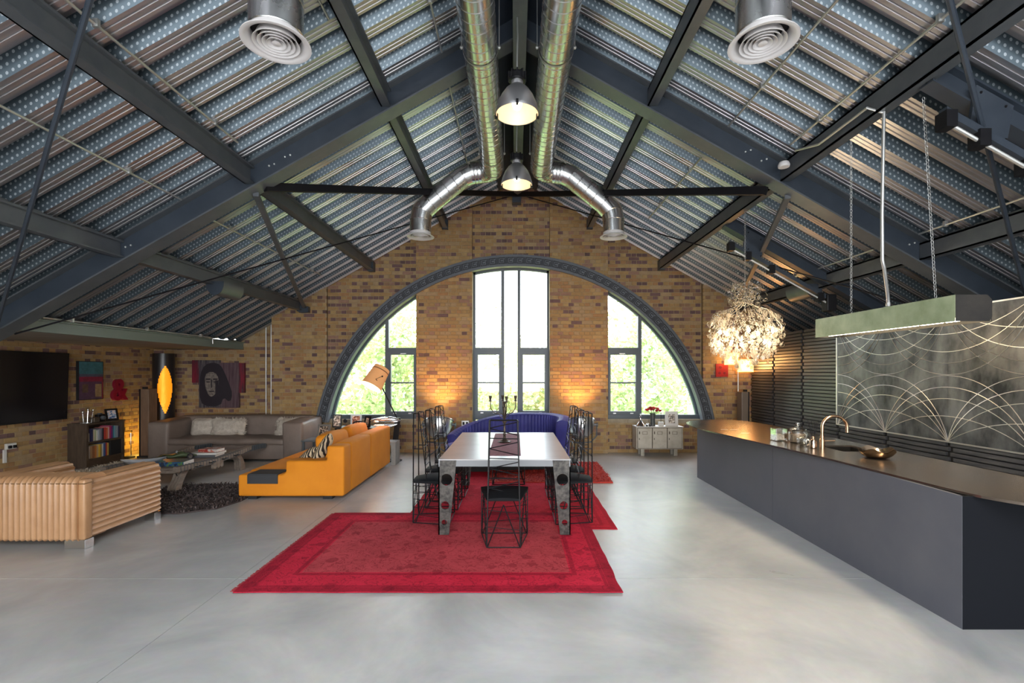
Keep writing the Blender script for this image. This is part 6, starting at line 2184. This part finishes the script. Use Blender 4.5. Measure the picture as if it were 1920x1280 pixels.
for k in range(14):
    a = 2.4 * k
    r = .027 * sqrt(k) + .012
    p = Vector((vx + 1.35 * r * cos(a), vy + r * sin(a), zl + .385 - r * .55 + rr.uniform(-.015, .015)))
    T = thing('rose', 'red rose in the dark vase on the white locker', 'flower', (vx, vy, zl + .2), 'roses in the dark vase')
    b = MB()
    for lay, (rad, hgt) in enumerate(((.015, .036), (.027, .034), (.038, .027))):
        for q in range(3 + lay):
            t = 2 * pi * q / (3 + lay) + lay
            def pet(u, v, t=t, rad=rad, hgt=hgt):
                w = t + (u - .5) * 1.9
                return p + Vector((cos(w) * rad * (.35 + .75 * v), sin(w) * rad * (.35 + .75 * v), -.018 + hgt * v * 1.2))
            b.grid(pet, 4, 3)
    part('bloom', b, M_ROSE[k % 3], T, smooth=True)
    part('stem', MB().path([p - Vector((0, 0, .018)), (vx + (p.x - vx) * .5, vy + (p.y - vy) * .5, zl + .27), (vx + (p.x - vx) * .2, vy + (p.y - vy) * .2, zl + .12)], .003, 4), M_LEAF1, T)
    for q in range(2):
        w = a + 1.2 + q * 2.2
        c = p + Vector((0, 0, -.055 - .03 * q))
        d = Vector((cos(w), sin(w), .25)).normalized()
        s = d.cross(Vector((0, 0, 1))).normalized()
        b = MB().add([c, c + d * .03 + s * .017, c + d * .068, c + d * .03 - s * .017], [(0, 1, 2, 3)])
        part('leaf', b, M_LEAF1, T)
T = thing('tea_light_holder', 'small white box with a thin black stick, between the vase and the white frame', 'holder', (2.98, 9.9, zl))
part('box', MB().rbox(2.93, 3.03, 9.85, 9.93, zl, zl + .085, .006, 2), M_WHITEP, T)
part('stick', MB().tube((2.98, 9.89, zl + .085), (2.98, 9.89, zl + .26), .005, 6), M_BLACK, T)
part('tip', MB().sphere((2.98, 9.89, zl + .265), .012, 8, 6), M_BLACK, T)
frame('thick white photo frame at the right end of the white locker', (3.19, 9.86, zl), .25, .30, .06, mat('frame_white', (.68, .66, .64), .4), M_PH2, rz=-.08, tilt=.14, dp=.03)

# ------------------------------------------------------------------ right corner
ra = thing('red_picture', 'small square red picture on the right brick pier', 'picture', (4.3, YB, 1.6))
part('board', MB().box(4.18, 4.435, YB - .03, YB - .004, 1.60, 1.87), mat('scarlet_board', (.34, .003, .006), .5, col2=(.24, .002, .004), scale=16), ra)
for c, r in (((4.28, 1.80), .035), ((4.26, 1.68), .03), ((4.36, 1.68), .028)):
    part('dark_motif', MB().lathe([(r, 0), (r * .8, .003)], (c[0], YB - .03, c[1]), 7, Matrix.Rotation(pi / 2, 3, 'X')), mat('motif_dark', (.16, .0, .01), .5), ra)
T = thing('floor_speaker', 'tall narrow grey-brown floor speaker by the right end of the slatted wall', 'speaker', (4.6, 9.8, 0))
part('cabinet', MB().rbox(4.545, 4.68, 9.70, 9.92, .03, 1.30, .01, 2), mat('speaker_taupe', (.16, .12, .09), .45), T)
part('side_cheek', MB().box(4.68, 4.70, 9.70, 9.92, .03, 1.30), M_BLACK, T)
part('cap', MB().box(4.62, 4.68, 9.75, 9.80, 1.30, 1.345), M_BLACKM, T)
part('base', MB().box(4.50, 4.73, 9.66, 9.95, 0, .03), M_BLACKM, T)
T = thing('cube_lamp', 'slim floor lamp with two glowing open cube shades behind the chandelier', 'lamp', (4.60, 9.98, 0))
part('stem', MB().tube((4.60, 9.98, .02), (4.60, 9.98, 2.2), .012, 8), M_COND, T)
part('base', MB().box(4.50, 4.72, 9.90, 10.06, 0, .02), M_BLACK, T)
M_CUBE = mat('cube_amber', (.85, .55, .22), .5, emit=(1, .55, .18), estr=1.6)
for x, z, s in ((4.47, 1.97, .24), (4.75, 1.83, .26)):
    b = MB()
    h = s / 2
    t = .03
    for q in ((-h, h, -h, -h + t), (-h, h, h - t, h), (-h, -h + t, -h, h), (h - t, h, -h, h)):
        b.box(x + q[0], x + q[1], 9.90, 10.06, z + q[2], z + q[3])
    part('cube_shade', b, M_CUBE, T)
    part('glow_panel', MB().box(x - h + t, x + h - t, 10.0, 10.01, z - h + t, z + h - t), glow('cube_glow', (1, .70, .36), 3.0), T)
    part('arm', MB().tube((4.60, 9.98, z), (x, 9.98, z), .008, 6), M_CHROME, T)
    pl = bpy.data.lights.new('cube_lamp_light', 'POINT')
    pl.energy, pl.color, pl.shadow_soft_size = 5.5, (1, .58, .2), .08
    o = bpy.data.objects.new('cube_lamp_light', pl)
    o.location = (x - .1, 9.9, z)
    COL.objects.link(o)

# ------------------------------------------------------------------ outside: lawn and trees
ground = structure('ground', MB().box(-60, 60, 11.2, 90, -3.3, -3.0), mat('lawn', (.10, .20, .045), .9, col2=(.16, .28, .07), scale=.6))
def leaf_mat(n, c):
    m = bpy.data.materials.new(n)
    m.use_nodes = True
    t = m.node_tree
    t.nodes.remove(t.nodes['Principled BSDF'])
    a = t.nodes.new('ShaderNodeBsdfDiffuse')
    a.inputs[0].default_value = (*c, 1)
    g = t.nodes.new('ShaderNodeBsdfTranslucent')
    g.inputs[0].default_value = (c[0] * 1.1, c[1] * 1.1, c[2] * .8, 1)
    mx = t.nodes.new('ShaderNodeMixShader')
    mx.inputs[0].default_value = .45
    t.links.new(a.outputs[0], mx.inputs[1])
    t.links.new(g.outputs[0], mx.inputs[2])
    t.links.new(mx.outputs[0], t.nodes['Material Output'].inputs[0])
    return m
M_LV = [leaf_mat('leaf_lime', (.40, .47, .25)), leaf_mat('leaf_green', (.27, .36, .17)), leaf_mat('leaf_pale', (.46, .54, .33)), leaf_mat('leaf_gold', (.42, .40, .20))]
M_BARK = mat('bark', (.07, .055, .035), .9)
rr = random.Random(31)
TREES = [(-6.4, 17.5, 3.0, 4.6), (-4.1, 15.8, 2.3, 4.0), (-1.9, 19.0, 2.7, 4.7), (.4, 16.6, 2.0, 2.9), (2.6, 18.6, 2.7, 4.4), (4.6, 15.9, 2.4, 3.9), (6.9, 18.0, 2.9, 4.8), (-.6, 24, 3.4, 4.6), (5.0, 25, 4, 6), (-5.5, 25, 4, 6)]
for i, (tx, ty, cr_r, top) in enumerate(TREES):
    top += 1.3 if abs(tx) > 1 else .7
    T = thing('tree', 'pale green leafy tree outside the windows', 'tree', (tx, ty, -3), 'trees outside the windows')
    part('trunk', MB().path([(tx, ty, -3), (tx + .1, ty, -1), (tx, ty, .2)], [.16, .12, .05], 8), M_BARK, T, smooth=True)
    b = MB()
    blobs = []
    for k in range(34):
        d = Vector((rr.gauss(0, 1), rr.gauss(0, 1), rr.gauss(0, 1))).normalized() * rr.uniform(.25, .85)
        blobs.append((Vector((tx, ty, (top - 3.0) / 2 + .2)) + Vector((d.x * cr_r, d.y * cr_r * .8, d.z * (top + 2.6) / 2)), rr.uniform(.5, .95)))
    for k in range(4200):
        c, r = blobs[rr.randrange(len(blobs))]
        d = Vector((rr.gauss(0, 1), rr.gauss(0, 1), rr.gauss(0, 1))).normalized()
        p = c + d * r * rr.uniform(.7, 1.05)
        u = Vector((rr.gauss(0, 1), rr.gauss(0, 1), rr.gauss(0, .7))).normalized()
        s = rr.uniform(.06, .12)
        v = u.cross(d).normalized() if u.cross(d).length > .01 else Vector((0, 0, 1))
        b.cur = rr.choice((0, 0, 1, 2, 2, 3)) if rr.random() < .5 else i % 4
        b.add([p - u * s, p + v * s * .6, p + u * s, p - v * s * .6], [(0, 1, 2, 3)])
    part('crown', b, M_LV, T, kind='stuff')
